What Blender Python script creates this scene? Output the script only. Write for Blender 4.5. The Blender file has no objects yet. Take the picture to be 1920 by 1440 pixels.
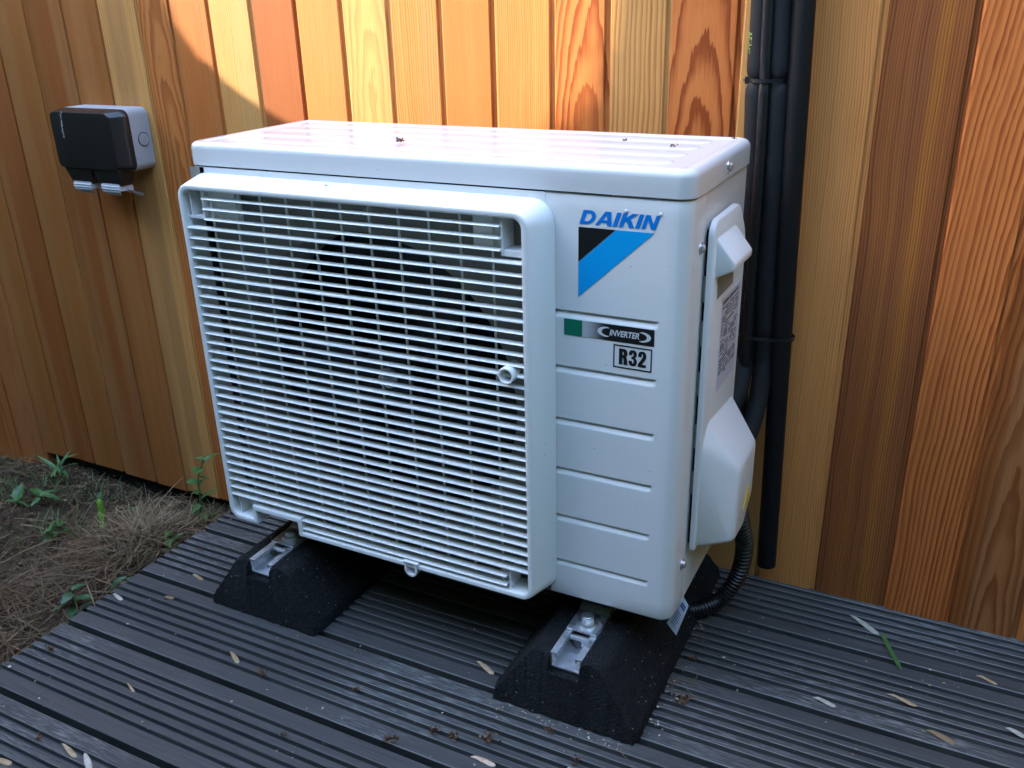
import bpy, bmesh, math, random
from mathutils import Vector, Matrix, noise as mnoise
R = math.radians
random.seed(7)
SC = bpy.context.scene
COL = SC.collection

# ------------------------------------------------------------------ camera, sky, sun, exposure
YAW, PITCH, ROLL = -0.47639, -0.40157, -0.02589
CAM = Vector((0.8975, -0.8537, 0.8077))
cy, sy, cp, sp = math.cos(YAW), math.sin(YAW), math.cos(PITCH), math.sin(PITCH)
fwd = Vector((sy*cp, cy*cp, sp)); rgt = Vector((cy, -sy, 0)); upv = rgt.cross(fwd)
r2 = rgt*math.cos(ROLL) + upv*math.sin(ROLL); u2 = -rgt*math.sin(ROLL) + upv*math.cos(ROLL)
cd = bpy.data.cameras.new('camera'); cam = bpy.data.objects.new('camera', cd); COL.objects.link(cam)
m = Matrix((r2, u2, -fwd)).transposed().to_4x4(); m.translation = CAM
cam.matrix_world = m
cd.sensor_width = 36; cd.lens = 36*1691.45/1920; cd.clip_start = 0.02; cd.clip_end = 400
SC.camera = cam

TO_SUN = Vector((-0.86, -0.32, 0.41)).normalized()
EL = math.asin(TO_SUN.z); AZ = math.atan2(TO_SUN.x, TO_SUN.y)      # azimuth from +Y towards +X
w = bpy.data.worlds.new('World'); SC.world = w; w.use_nodes = True
nt = w.node_tree; nt.nodes.clear()
sky = nt.nodes.new('ShaderNodeTexSky'); sky.sky_type = 'NISHITA'; sky.sun_disc = False
sky.sun_elevation = EL; sky.sun_rotation = AZ; sky.air_density = 1.0; sky.dust_density = 1.0; sky.ozone_density = 0.9
bg = nt.nodes.new('ShaderNodeBackground'); bg.inputs['Strength'].default_value = 0.15
wo = nt.nodes.new('ShaderNodeOutputWorld')
nt.links.new(sky.outputs[0], bg.inputs[0]); nt.links.new(bg.outputs[0], wo.inputs[0])
sl = bpy.data.lights.new('sun', 'SUN'); sl.energy = 1.1; sl.angle = R(0.40); sl.color = (1.0, 0.93, 0.82)
sun = bpy.data.objects.new('sun', sl); COL.objects.link(sun)
sun.rotation_euler = TO_SUN.to_track_quat('Z', 'Y').to_euler(); sun.location = TO_SUN*8
vs = SC.view_settings; vs.view_transform = 'Standard'; vs.look = 'None'; vs.gamma = 1; vs.use_curve_mapping = False
vs.exposure = 4.15

# ------------------------------------------------------------------ helpers
YW = 0.3208          # face of the timber wall
def empty(name, loc=(0, 0, 0)):
    o = bpy.data.objects.new(name, None); COL.objects.link(o); o.location = loc; o.empty_display_size = 0.05
    return o
def tag(o, label=None, cat=None, group=None, kind=None):
    if label: o['label'] = label
    if cat: o['category'] = cat
    if group: o['group'] = group
    if kind: o['kind'] = kind
    return o
def obj(name, me, mat=None, parent=None, smooth=None):
    if isinstance(me, bmesh.types.BMesh):
        b = me; me = bpy.data.meshes.new(name); b.to_mesh(me); b.free()
    o = bpy.data.objects.new(name, me); COL.objects.link(o)
    if mat is not None and not me.materials: me.materials.append(mat)
    if smooth:
        me.polygons.foreach_set('use_smooth', [True]*len(me.polygons))
        me.set_sharp_from_angle(angle=R(smooth))
    if parent is not None:
        o.parent = parent
        if parent.type == 'EMPTY' and parent.parent is None:
            o.matrix_parent_inverse = Matrix.Translation(-Vector(parent.location))
        else:
            o.matrix_parent_inverse = Matrix.Identity(4)
    return o
def pyd(name, v, f):
    me = bpy.data.meshes.new(name); me.from_pydata([tuple(p) for p in v], [], f); me.update(); return me
def fixn(me):
    b = bmesh.new(); b.from_mesh(me); bmesh.ops.recalc_face_normals(b, faces=b.faces); b.to_mesh(me); b.free(); return me
def box(x0, x1, y0, y1, z0, z1, bev=0.0, seg=2):
    b = bmesh.new()
    bmesh.ops.create_cube(b, size=1)
    bmesh.ops.scale(b, vec=(x1-x0, y1-y0, z1-z0), verts=b.verts)
    bmesh.ops.translate(b, vec=((x0+x1)/2, (y0+y1)/2, (z0+z1)/2), verts=b.verts)
    if bev: bmesh.ops.bevel(b, geom=b.edges[:], offset=bev, segments=seg, affect='EDGES', profile=0.5, clamp_overlap=True)
    return b
def hull(pts, bev=0.0, seg=2):
    b = bmesh.new()
    for p in pts: b.verts.new(p)
    bmesh.ops.convex_hull(b, input=b.verts)
    bmesh.ops.dissolve_limit(b, angle_limit=R(1), verts=b.verts, edges=b.edges)
    if bev: bmesh.ops.bevel(b, geom=b.edges[:], offset=bev, segments=seg, affect='EDGES', profile=0.5, clamp_overlap=True)
    return b
def loft(rings, cap0=True, cap1=True, closed=True):
    v = []; f = []; n = len(rings[0])
    for r in rings: v += r
    for k in range(len(rings)-1):
        for i in range(n if closed else n-1):
            j = (i+1) % n
            f.append((k*n+i, k*n+j, (k+1)*n+j, (k+1)*n+i))
    if cap0: f.append(tuple(range(n))[::-1])
    if cap1: f.append(tuple((len(rings)-1)*n+i for i in range(n)))
    return v, f
def rrect(x0, x1, y0, y1, r, n=6):
    out = []
    for cx, cyy, a0 in ((x1-r, y0+r, -90), (x1-r, y1-r, 0), (x0+r, y1-r, 90), (x0+r, y0+r, 180)):
        for i in range(n+1):
            a = R(a0 + 90*i/n); out.append((cx+r*math.cos(a), cyy+r*math.sin(a)))
    return out
def tube(pts, rad, n=12, cap=True):
    """tube through points; rad is a number or a list"""
    P = [Vector(p) for p in pts]; rings = []
    nrm = None
    for i, p in enumerate(P):
        t = (P[min(i+1, len(P)-1)] - P[max(i-1, 0)]).normalized()
        if nrm is None:
            a = Vector((0, 0, 1)) if abs(t.z) < .9 else Vector((1, 0, 0)); nrm = t.cross(a).normalized()
        nrm = (nrm - t*nrm.dot(t)).normalized(); bn = t.cross(nrm)
        r = rad[i] if isinstance(rad, (list, tuple)) else rad
        rings.append([tuple(p + (nrm*math.cos(2*math.pi*k/n) + bn*math.sin(2*math.pi*k/n))*r) for k in range(n)])
    v, f = loft(rings, cap, cap)
    return fixn(pyd('tube', v, f))
def spline(ctrl, n=40):
    """Catmull-Rom through control points"""
    C = [Vector(c) for c in ctrl]; C = [2*C[0]-C[1]] + C + [2*C[-1]-C[-2]]
    out = []
    for s in range(len(C)-3):
        p0, p1, p2, p3 = C[s:s+4]
        for i in range(n):
            t = i/n
            out.append(0.5*((2*p1) + (p2-p0)*t + (2*p0-5*p1+4*p2-p3)*t*t + (3*p1-p0-3*p2+p3)*t**3))
    out.append(C[-2]); return out
def join(parts):
    b = bmesh.new()
    for p in parts:
        if isinstance(p, bmesh.types.BMesh):
            t = bpy.data.meshes.new('t'); p.to_mesh(t); p.free(); b.from_mesh(t); bpy.data.meshes.remove(t)
        else: b.from_mesh(p)
    return b
def xf(b, M):
    if isinstance(b, bmesh.types.BMesh): bmesh.ops.transform(b, matrix=M, verts=b.verts)
    else: b.transform(M)
    return b
def hexbolt(r=.006, h=.004):
    """hex head with washer flange, axis +Z, base at 0"""
    b = bmesh.new()
    a = bmesh.ops.create_cone(b, cap_ends=True, segments=24, radius1=r*1.55, radius2=r*1.45, depth=h*.3)
    bmesh.ops.translate(b, vec=(0, 0, h*.15), verts=a['verts'])
    a = bmesh.ops.create_cone(b, cap_ends=True, segments=6, radius1=r, radius2=r, depth=h*.75)
    bmesh.ops.translate(b, vec=(0, 0, h*.66), verts=a['verts'])
    a = bmesh.ops.create_cone(b, cap_ends=True, segments=12, radius1=r*.8, radius2=r*.7, depth=h*.12)
    bmesh.ops.translate(b, vec=(0, 0, h*1.08), verts=a['verts'])
    return b

# ------------------------------------------------------------------ materials
class NB:
    """tiny node-building helper"""
    def __init__(s, name):
        s.m = bpy.data.materials.new(name); s.m.use_nodes = True; s.t = s.m.node_tree
        s.p = s.t.nodes['Principled BSDF']
    def n(s, typ, **kw):
        nd = s.t.nodes.new(typ)
        for k, v in kw.items(): setattr(nd, k, v)
        return nd
    def put(s, inp, v):
        if isinstance(v, bpy.types.NodeSocket): s.t.links.new(v, inp)
        else: inp.default_value = v
    def math(s, op, a, b=0.0, c=0.0, clamp=False):
        nd = s.n('ShaderNodeMath', operation=op); nd.use_clamp = clamp
        for i, v in enumerate((a, b, c)): s.put(nd.inputs[i], v)
        return nd.outputs[0]
    def ss(s, x, lo, hi, a=0.0, b=1.0):
        nd = s.n('ShaderNodeMapRange', interpolation_type='SMOOTHSTEP')
        for i, v in enumerate((x, lo, hi, a, b)): s.put(nd.inputs[i], v)
        return nd.outputs[0]
    def mix(s, f, a, b, mode='MIX'):
        nd = s.n('ShaderNodeMix', data_type='RGBA', blend_type=mode)
        s.put(nd.inputs[0], f); s.put(nd.inputs[6], a); s.put(nd.inputs[7], b); return nd.outputs[2]
    def obj(s): return s.n('ShaderNodeTexCoord').outputs['Object']
    def pos(s): return s.n('ShaderNodeNewGeometry').outputs['Position']
    def sep(s, v):
        nd = s.n('ShaderNodeSeparateXYZ'); s.put(nd.inputs[0], v); return nd.outputs
    def comb(s, x, y, z):
        nd = s.n('ShaderNodeCombineXYZ')
        for i, v in enumerate((x, y, z)): s.put(nd.inputs[i], v)
        return nd.outputs[0]
    def scale(s, v, sc):
        nd = s.n('ShaderNodeMapping'); s.put(nd.inputs[0], v); nd.inputs['Scale'].default_value = sc; return nd.outputs[0]
    def noise(s, v, sc=1.0, det=2.0, rough=.5):
        nd = s.n('ShaderNodeTexNoise'); s.put(nd.inputs['Vector'], v)
        nd.inputs['Scale'].default_value = sc; nd.inputs['Detail'].default_value = det; nd.inputs['Roughness'].default_value = rough
        return nd.outputs['Fac']
    def attr(s, name): return s.n('ShaderNodeAttribute', attribute_type='OBJECT', attribute_name=name)
    def bump(s, h, strength=.3, dist=.001):
        nd = s.n('ShaderNodeBump'); nd.inputs['Strength'].default_value = strength; nd.inputs['Distance'].default_value = dist
        s.put(nd.inputs['Height'], h); s.t.links.new(nd.outputs[0], s.p.inputs['Normal'])
    def set(s, **kw):
        for k, v in kw.items(): s.put(s.p.inputs[k.replace('_', ' ')], v)
        return s.m
def C4(c): return (c[0], c[1], c[2], 1.0)

def mat_plain(name, col, rough=.5, metal=0.0, spec=.5, bump=0, bsc=300, var=0.0):
    b = NB(name)
    v = b.pos()
    c = C4(col)
    if var:
        f = b.noise(v, 60, 3); c = b.mix(b.ss(f, .3, .7, 0, var), C4(col), C4([x*.55 for x in col]))
    if bump: b.bump(b.noise(v, bsc, 2), bump, .0006)
    return b.set(Base_Color=c, Roughness=rough, Metallic=metal, Specular_IOR_Level=spec)

def mat_white(name, col, rough, dust=0.0, spec=.5):
    """painted steel or moulded plastic with faint orange-peel, dust film and specks"""
    b = NB(name); v = b.pos()
    f = b.noise(v, 7, 2, .5)
    c = b.mix(b.ss(f, .2, .8, 0, .08), C4(col), C4([col[0]*.86, col[1]*.85, col[2]*.80]))
    if dust:
        nz = b.sep(b.n('ShaderNodeNewGeometry').outputs['Normal'])[2]
        up = b.ss(nz, .3, .9)
        f2 = b.noise(v, 800, 2, .6)
        low = b.noise(v, 26, 2)
        k = b.math('MULTIPLY', b.ss(f2, .5, .72), b.math('MULTIPLY', up, b.ss(low, .3, .7, dust*.35, dust)))
        c = b.mix(k, c, C4((.16, .15, .13)))
    vo = b.n('ShaderNodeTexVoronoi'); vo.inputs['Scale'].default_value = 75; b.put(vo.inputs['Vector'], v)
    w_ = b.sep(vo.outputs['Color'])[0]
    k = b.math('MULTIPLY', b.math('LESS_THAN', vo.outputs['Distance'], .05), b.math('GREATER_THAN', w_, .78))
    c = b.mix(b.math('MULTIPLY', k, .75), c, C4((.06, .05, .04)))
    b.bump(b.noise(v, 700, 2), .05, .0004)
    return b.set(Base_Color=c, Roughness=rough, Specular_IOR_Level=spec)

def mat_wood():
    """western red cedar: rings round a pith line behind each board, latewood bands, fibres, sap streaks"""
    b = NB('cedar')
    x, y, z = b.sep(b.obj())
    seed = b.attr('seed').outputs['Fac']
    pith = b.sep(b.attr('pith').outputs['Vector'])          # across, depth, ring spacing
    tilt = b.attr('tilt').outputs['Fac']; con = b.attr('contrast').outputs['Fac']; sap = b.attr('sap').outputs['Fac']
    so = b.math('MULTIPLY', seed, 7.31)
    zs = b.math('ADD', z, so)
    wob = b.noise(b.comb(b.math('MULTIPLY', x, 5.0), so, b.math('MULTIPLY', zs, 2.6)), 1.0, 2.0)
    wob2 = b.noise(b.comb(b.math('MULTIPLY', x, 22.0), b.math('ADD', so, 5.0), b.math('MULTIPLY', zs, 9.0)), 1.0, 2.0)
    u = b.math('ADD', b.math('SUBTRACT', x, pith[0]), b.math('MULTIPLY', b.math('SUBTRACT', wob, .5), .030))
    d = b.math('ADD', b.math('ADD', pith[1], b.math('MULTIPLY', tilt, z)), b.math('MULTIPLY', b.math('SUBTRACT', wob2, .5), .012))
    r = b.math('SQRT', b.math('ADD', b.math('MULTIPLY', u, u), b.math('MULTIPLY', d, d)))
    jag = b.noise(b.comb(b.math('MULTIPLY', x, 320.0), so, b.math('MULTIPLY', zs, 14.0)), 1.0, 2.0)
    ring = b.math('ADD', b.math('DIVIDE', r, pith[2]), b.math('MULTIPLY', b.math('SUBTRACT', jag, .5), .45))
    wv = b.noise(b.comb(b.math('MULTIPLY', ring, .45), so, 0.0), 1.0, 2.0)
    fr = b.math('FRACT', b.math('ADD', ring, b.math('MULTIPLY', wv, 1.6)))
    late = b.math('MULTIPLY', b.ss(fr, .25, .90), b.ss(fr, .90, 1.0, 1.0, 0.0))
    late = b.math('MULTIPLY', late, b.ss(wv, .25, .7, .45, 1.1))
    amt = b.math('MULTIPLY', late, b.math('MULTIPLY', con, 1.15), clamp=True)
    lc = b.attr('light_col').outputs['Color']; dc = b.attr('dark_col').outputs['Color']; sc_ = b.attr('sap_col').outputs['Color']
    st = b.noise(b.comb(b.math('MULTIPLY', x, 26.0), b.math('ADD', so, 2.0), b.math('MULTIPLY', zs, .55)), 1.0, 2.5)
    lc2 = b.mix(b.math('MULTIPLY', b.ss(st, .42, .66), sap), lc, sc_)
    c = b.mix(amt, lc2, dc)
    fib = b.noise(b.comb(b.math('MULTIPLY', x, 1400.0), so, b.math('MULTIPLY', zs, 16.0)), 1.0, 3.0, .6)
    c = b.mix(b.ss(fib, .3, .75, 0, .30), c, b.mix(1.0, c, C4((.52, .46, .42)), 'MULTIPLY'))
    blo = b.noise(b.comb(b.math('MULTIPLY', x, 14.0), b.math('ADD', so, 9.0), b.math('MULTIPLY', zs, 2.0)), 1.0, 3.0)
    c = b.mix(b.ss(blo, .40, .75, 0, .35), c, b.mix(1.0, c, C4((.70, .58, .50)), 'MULTIPLY'))
    h = b.math('ADD', b.math('MULTIPLY', amt, .6), b.math('MULTIPLY', fib, .5))
    b.bump(h, .35, .0006)
    return b.set(Base_Color=c, Roughness=b.ss(fib, .2, .8, .50, .70), Specular_IOR_Level=.15)

def mat_deck():
    b = NB('charcoal_composite')
    x, y, z = b.sep(b.pos())
    seed = b.attr('seed').outputs['Fac']
    so = b.math('MULTIPLY', seed, 3.7)
    st = b.noise(b.comb(b.math('ADD', b.math('MULTIPLY', x, 7.0), so), b.math('MULTIPLY', y, 420.0), so), 1.0, 4.0, .6)
    fine = b.noise(b.comb(b.math('MULTIPLY', x, 40.0), b.math('MULTIPLY', y, 900.0), so), 1.0, 2.0)
    low = b.noise(b.comb(b.math('MULTIPLY', x, 2.3), b.math('MULTIPLY', y, 4.5), so), 1.0, 3.0)
    c = b.mix(b.ss(st, .3, .7), C4((.034, .034, .034)), C4((.060, .060, .059)))
    worn = b.math('MULTIPLY', b.ss(low, .50, .66), b.math('MULTIPLY', b.ss(fine, .50, .62), b.ss(z, -.0016, -.0004)))
    c = b.mix(b.math('MULTIPLY', worn, .7), c, C4((.21, .21, .20)))
    edge = b.math('MULTIPLY', b.ss(z, -.0011, -.0006), b.ss(z, -.00025, -.0001, 1.0, 0.0))
    c = b.mix(b.math('MULTIPLY', edge, b.ss(low, .3, .6, .2, .9)), c, C4((.22, .215, .20)))
    gr = b.noise(b.pos(), 900, 2)
    sp_ = b.ss(gr, .70, .80)
    c = b.mix(b.math('MULTIPLY', sp_, .5), c, C4((.12, .11, .095)))
    dirt = b.math('MULTIPLY', b.ss(b.noise(b.pos(), 34, 3), .52, .72), .30)
    c = b.mix(dirt, c, C4((.055, .054, .052)))
    b.bump(b.math('ADD', b.math('MULTIPLY', fine, .7), gr), .35, .0008)
    return b.set(Base_Color=c, Roughness=b.ss(low, .3, .7, .48, .66), Specular_IOR_Level=.3)

def mat_rubber():
    b = NB('crumb_rubber'); v = b.pos()
    vo = b.n('ShaderNodeTexVoronoi'); vo.inputs['Scale'].default_value = 420; b.put(vo.inputs['Vector'], v)
    d = vo.outputs['Distance']; col = b.sep(vo.outputs['Color'])[0]
    c = b.mix(col, C4((.005, .005, .0055)), C4((.016, .016, .0175)))
    n2 = b.noise(v, 160, 3)
    dust = b.math('MULTIPLY', b.ss(n2, .55, .75), b.ss(b.noise(v, 8, 2), .4, .65, .1, .55))
    c = b.mix(dust, c, C4((.036, .035, .036)))
    sp_ = b.math('MULTIPLY', b.math('GREATER_THAN', col, .988), b.math('LESS_THAN', d, .4))
    c = b.mix(b.math('MULTIPLY', sp_, .8), c, C4((.30, .26, .20)))
    b.bump(b.math('ADD', b.math('MULTIPLY', d, -1.2), b.noise(v, 900, 2)), .9, .0016)
    return b.set(Base_Color=c, Roughness=.9, Specular_IOR_Level=.2)

def mat_soil():
    b = NB('soil'); v = b.pos()
    f = b.noise(v, 14, 5, .65); g = b.noise(v, 120, 4, .7)
    c = b.mix(b.ss(f, .35, .65), C4((.040, .025, .015)), C4((.085, .056, .034)))
    c = b.mix(b.ss(g, .45, .75, 0, .8), c, C4((.13, .09, .055)))
    b.bump(b.math('ADD', g, b.math('MULTIPLY', f, 2.0)), .9, .006)
    return b.set(Base_Color=c, Roughness=.95, Specular_IOR_Level=.2)

def mat_island(name, cols, rough=.7, trans=0.0):
    """colour varies from piece to piece"""
    b = NB(name)
    r = b.n('ShaderNodeNewGeometry').outputs['Random Per Island']
    rp = b.n('ShaderNodeValToRGB'); cr = rp.color_ramp
    while len(cr.elements) < len(cols): cr.elements.new(.5)
    for i, c in enumerate(cols):
        cr.elements[i].position = i/(len(cols)-1); cr.elements[i].color = C4(c)
    b.put(rp.inputs[0], r)
    return b.set(Base_Color=rp.outputs[0], Roughness=rough, Specular_IOR_Level=.3)

def mat_leaf(name, c1, c2, rough=.45):
    b = NB(name); v = b.pos()
    c = b.mix(b.ss(b.noise(v, 90, 3), .35, .65), C4(c1), C4(c2))
    rr = b.n('ShaderNodeObjectInfo').outputs['Random']
    c = b.mix(b.ss(rr, 0, 1, 0, .5), c, b.mix(1.0, c, C4((.55, .6, .5)), 'MULTIPLY'))
    b.bump(b.noise(v, 300, 2), .25, .0008)
    return b.set(Base_Color=c, Roughness=rough, Specular_IOR_Level=.4)

def mat_metal(name, col, rough):
    b = NB(name); v = b.pos()
    vo = b.n('ShaderNodeTexVoronoi'); vo.inputs['Scale'].default_value = 150; b.put(vo.inputs['Vector'], v)
    f = b.math('ADD', b.math('MULTIPLY', b.sep(vo.outputs['Color'])[0], .5), b.math('MULTIPLY', b.noise(v, 40, 3), .5))
    c = b.mix(b.ss(f, .2, .8), C4(col), C4([k*.72 for k in col]))
    b.bump(b.noise(v, 500, 2), .12, .0005)
    return b.set(Base_Color=c, Roughness=b.ss(f, .2, .8, rough*.8, rough*1.3), Metallic=1.0)

M = {}
M['wood'] = mat_wood(); M['deck'] = mat_deck(); M['rubber'] = mat_rubber(); M['soil'] = mat_soil()
M['steel'] = mat_white('white_painted_steel', (.74, .74, .72), .26, spec=.5)
M['lid'] = mat_white('glossy_lid_paint', (.64, .64, .625), .12, dust=.08, spec=.55)
M['plastic'] = mat_white('white_plastic', (.78, .78, .76), .38)
M['slat'] = mat_white('grille_plastic', (.80, .80, .77), .42, dust=.55)
M['panel_shaded'] = mat_white('shaded_inner_panel', (.24, .228, .20), .5)  # white panel behind the grille, darkened to put deep shade into its colour
M['black'] = mat_plain('black_plastic', (.012, .012, .013), .45, bump=.1, bsc=600)
M['fan'] = mat_plain('fan_plastic', (.014, .014, .015), .5)
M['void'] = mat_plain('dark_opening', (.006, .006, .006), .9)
M['galv'] = mat_metal('galvanised', (.80, .82, .85), .48)
M['zinc'] = mat_metal('zinc_plate', (.78, .79, .80), .42)
M['foam'] = mat_plain('pipe_insulation', (.010, .0105, .0115), .7, spec=.3, bump=.45, bsc=900)
M['cable'] = mat_plain('black_cable', (.008, .008, .009), .4, bump=.08, bsc=500)
M['drain'] = mat_plain('black_pipe', (.004, .004, .0045), .6, spec=.3, bump=.05, bsc=300)
M['conduit'] = mat_plain('conduit', (.012, .012, .013), .38)
M['tie'] = mat_plain('cable_tie', (.010, .010, .011), .35)
M['sockgrey'] = mat_plain('grey_plastic', (.30, .31, .33), .42, bump=.1, bsc=900)
M['sockblack'] = mat_plain('smoked_plastic', (.016, .014, .014), .24, bump=.08, bsc=350)
M['latch'] = mat_plain('latch_plastic', (.42, .44, .47), .4)
M['scratch'] = mat_plain('pale_scrape', (.55, .53, .5), .8)
M['blue'] = mat_plain('print_blue', (.0, .19, .62), .35)
M['cyan'] = mat_plain('print_cyan', (.0, .34, .74), .35)
M['pblack'] = mat_plain('print_black', (.010, .010, .011), .35)
M['green'] = mat_plain('print_green', (.0, .16, .085), .35)
M['pwhite'] = mat_plain('print_white', (.62, .63, .63), .35)
M['label'] = mat_plain('label_paper', (.60, .58, .64), .4)
M['ink'] = mat_plain('label_ink', (.05, .045, .06), .5)
M['yellow'] = mat_plain('print_yellow', (.70, .45, .02), .4)
M['card'] = mat_plain('tag_card', (.78, .80, .86), .6)
M['cardink'] = mat_plain('tag_ink', (.04, .06, .30), .6)
M['armaflex'] = mat_plain('green_print', (.20, .33, .07), .6)
M['straw'] = mat_island('dry_straw', [(.040, .024, .012), (.095, .058, .029), (.16, .105, .053), (.055, .034, .018), (.23, .16, .085)], .7)
M['tuft'] = mat_island('pale_dry_grass', [(.20, .14, .07), (.29, .21, .115), (.15, .10, .052), (.35, .26, .145)], .6)
M['grass'] = mat_island('green_grass', [(.035, .07, .015), (.06, .11, .025), (.10, .14, .04)], .5)
M['chip'] = mat_island('dead_leaf_bits', [(.06, .036, .022), (.13, .08, .045), (.24, .16, .09), (.09, .06, .04)], .8)
M['leaf'] = mat_leaf('weed_leaf', (.045, .12, .030), (.075, .18, .045))
M['leafdark'] = mat_leaf('dark_weed_leaf', (.025, .075, .032), (.045, .115, .045))
M['stalk'] = mat_leaf('green_stalk', (.13, .28, .03), (.20, .36, .05), .4)
M['seed'] = mat_leaf('dry_seed_wing', (.30, .20, .10), (.42, .31, .19), .6)
M['seedpale'] = mat_leaf('pale_dry_leaf', (.36, .32, .26), (.46, .42, .36), .6)
M['seedpink'] = mat_leaf('pinkish_petal', (.55, .30, .20), (.62, .48, .38), .6)
M['blossom'] = mat_island('withered_blossom', [(.045, .020, .010), (.10, .045, .02), (.16, .085, .04)], .8)
M['speck'] = mat_island('deck_specks', [(.30, .24, .16), (.18, .12, .07), (.45, .42, .36), (.10, .06, .035)], .8)
M['added_hedge'] = mat_island('added_hedge_leaf', [(.03, .06, .015), (.05, .09, .025), (.07, .12, .035)], .5)
M['stone'] = mat_plain('stone', (.17, .16, .15), .85, bump=.5, bsc=120, var=.5)
def gradient_strip():
    b = NB('silver_to_black_print')
    x = b.sep(b.obj())[0]
    return b.set(Base_Color=b.mix(b.ss(x, .545, .572), C4((.45, .46, .47)), C4((.010, .010, .011))), Roughness=.35)
M['grad'] = gradient_strip()

# ------------------------------------------------------------------ setting: ground
def axis(lo, hi, step, far):
    a = [lo + i*step for i in range(int(round((hi-lo)/step))+1)]
    d = step; L = []; p = lo
    while p > -far: d *= 1.35; p -= d; L.append(p)
    d = step; Rr = []; p = hi
    while p < far: d *= 1.35; p += d; Rr.append(p)
    return L[::-1] + a + Rr
def gz(x, y):
    z = -.152 + .016*mnoise.noise((x*5, y*5, 1.3)) + .010*mnoise.noise((x*17, y*17, 4.1)) + .006*mnoise.noise((x*48, y*48, 2.2))
    z += .060*math.exp(-((x+.34)**2/.016 + (y-.06)**2/.030))          # heap of straw by the deck
    z += .030*math.exp(-((x+.40)**2/.05 + (y+.18)**2/.05))
    if y > .22: z -= .02*min(1, (y-.22)/.08)
    if x < -.9: z -= min(.04, (-.9-x)*.12)
    if x > -.16: z = min(z, -.12)
    return z
xs = axis(-1.5, -.12, .012, 60); ys = axis(-.75, .42, .012, 60)
v = [(x, y, gz(x, y) if abs(x) < 4 and abs(y) < 4 else -.16) for y in ys for x in xs]
nx = len(xs)
f = [(j*nx+i, j*nx+i+1, (j+1)*nx+i+1, (j+1)*nx+i) for j in range(len(ys)-1) for i in range(nx-1)]
ground = tag(obj('ground', pyd('ground', v, f), M['soil'], smooth=60), kind='structure')

# ------------------------------------------------------------------ setting: deck of grooved boards
deck = tag(empty('deck', (.7, 0, 0)), kind='structure')
PITCH_D, BW = .1355, .1262
def board_profile():
    p = [(0.0, -.025), (0.0, -.0012), (.0012, 0.0)]
    fl, g, rd = .0216, .0072, .0080
    y = fl
    for k in range(6):
        p += [(y-.0007, 0.0), (y, -.0008), (y+.0008, -.0068), (y+g-.0008, -.0068), (y+g, -.0008), (y+g+.0007, 0.0)]
        y += g
        if k < 5: y += rd
    p += [(BW-.0012, 0.0), (BW, -.0012), (BW, -.025)]
    return p
prof = board_profile()
for k in range(-9, 4):
    y0 = -.2005 + PITCH_D*k + .0045
    clip = YW + .012
    pr = [(min(y0+a, clip), z) for a, z in prof]
    e0 = -.171 + random.uniform(-.003, .003)
    rings = []
    for xx in (e0, .2, .6, 1.0, 1.4, 2.2):
        rings.append([(xx, a, z ) for a, z in pr])
    vv, ff = loft(rings)
    o = obj('deck_board', fixn(pyd('deck_board', vv, ff)), M['deck'], deck)
    o['seed'] = float(k)*1.37 + 20
for xb in (-.10, .35, .80, 1.25, 1.7):
    obj('joist', box(xb-.022, xb+.022, -1.4, YW-.01, -.13, -.0275), M['deck'], deck)['seed'] = xb

# ------------------------------------------------------------------ timber wall, plank by plank
wall = tag(empty('timber_wall', (0, YW, 0)), 'cedar clad wall of vertical reddish and golden planks behind the white unit', 'wall')
ORANGE = ((.55, .178, .042), (.30, .077, .017)); GOLD = ((.61, .240, .062), (.36, .118, .028)); PALE = ((.66, .325, .100), (.44, .185, .052))
RED = ((.40, .125, .036), (.24, .060, .016)); TAN = ((.70, .285, .080), (.45, .155, .038)); BROWN = ((.33, .102, .024), (.19, .050, .011))
PEACH = ((.62, .188, .045), (.30, .064, .014)); OLIVE = ((.37, .130, .030), (.23, .072, .016)); DKRED = ((.30, .095, .030), (.14, .038, .012))
JOINTS = [-.6795, -.5817, -.4926, -.4002, -.3252, -.2430, -.1548, -.0669, .0184, .1022, .1879, .2714, .3613, .4401, .5216, .6113, .6925, .7742, .8703, .9520, 1.0370, 1.122]
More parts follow.
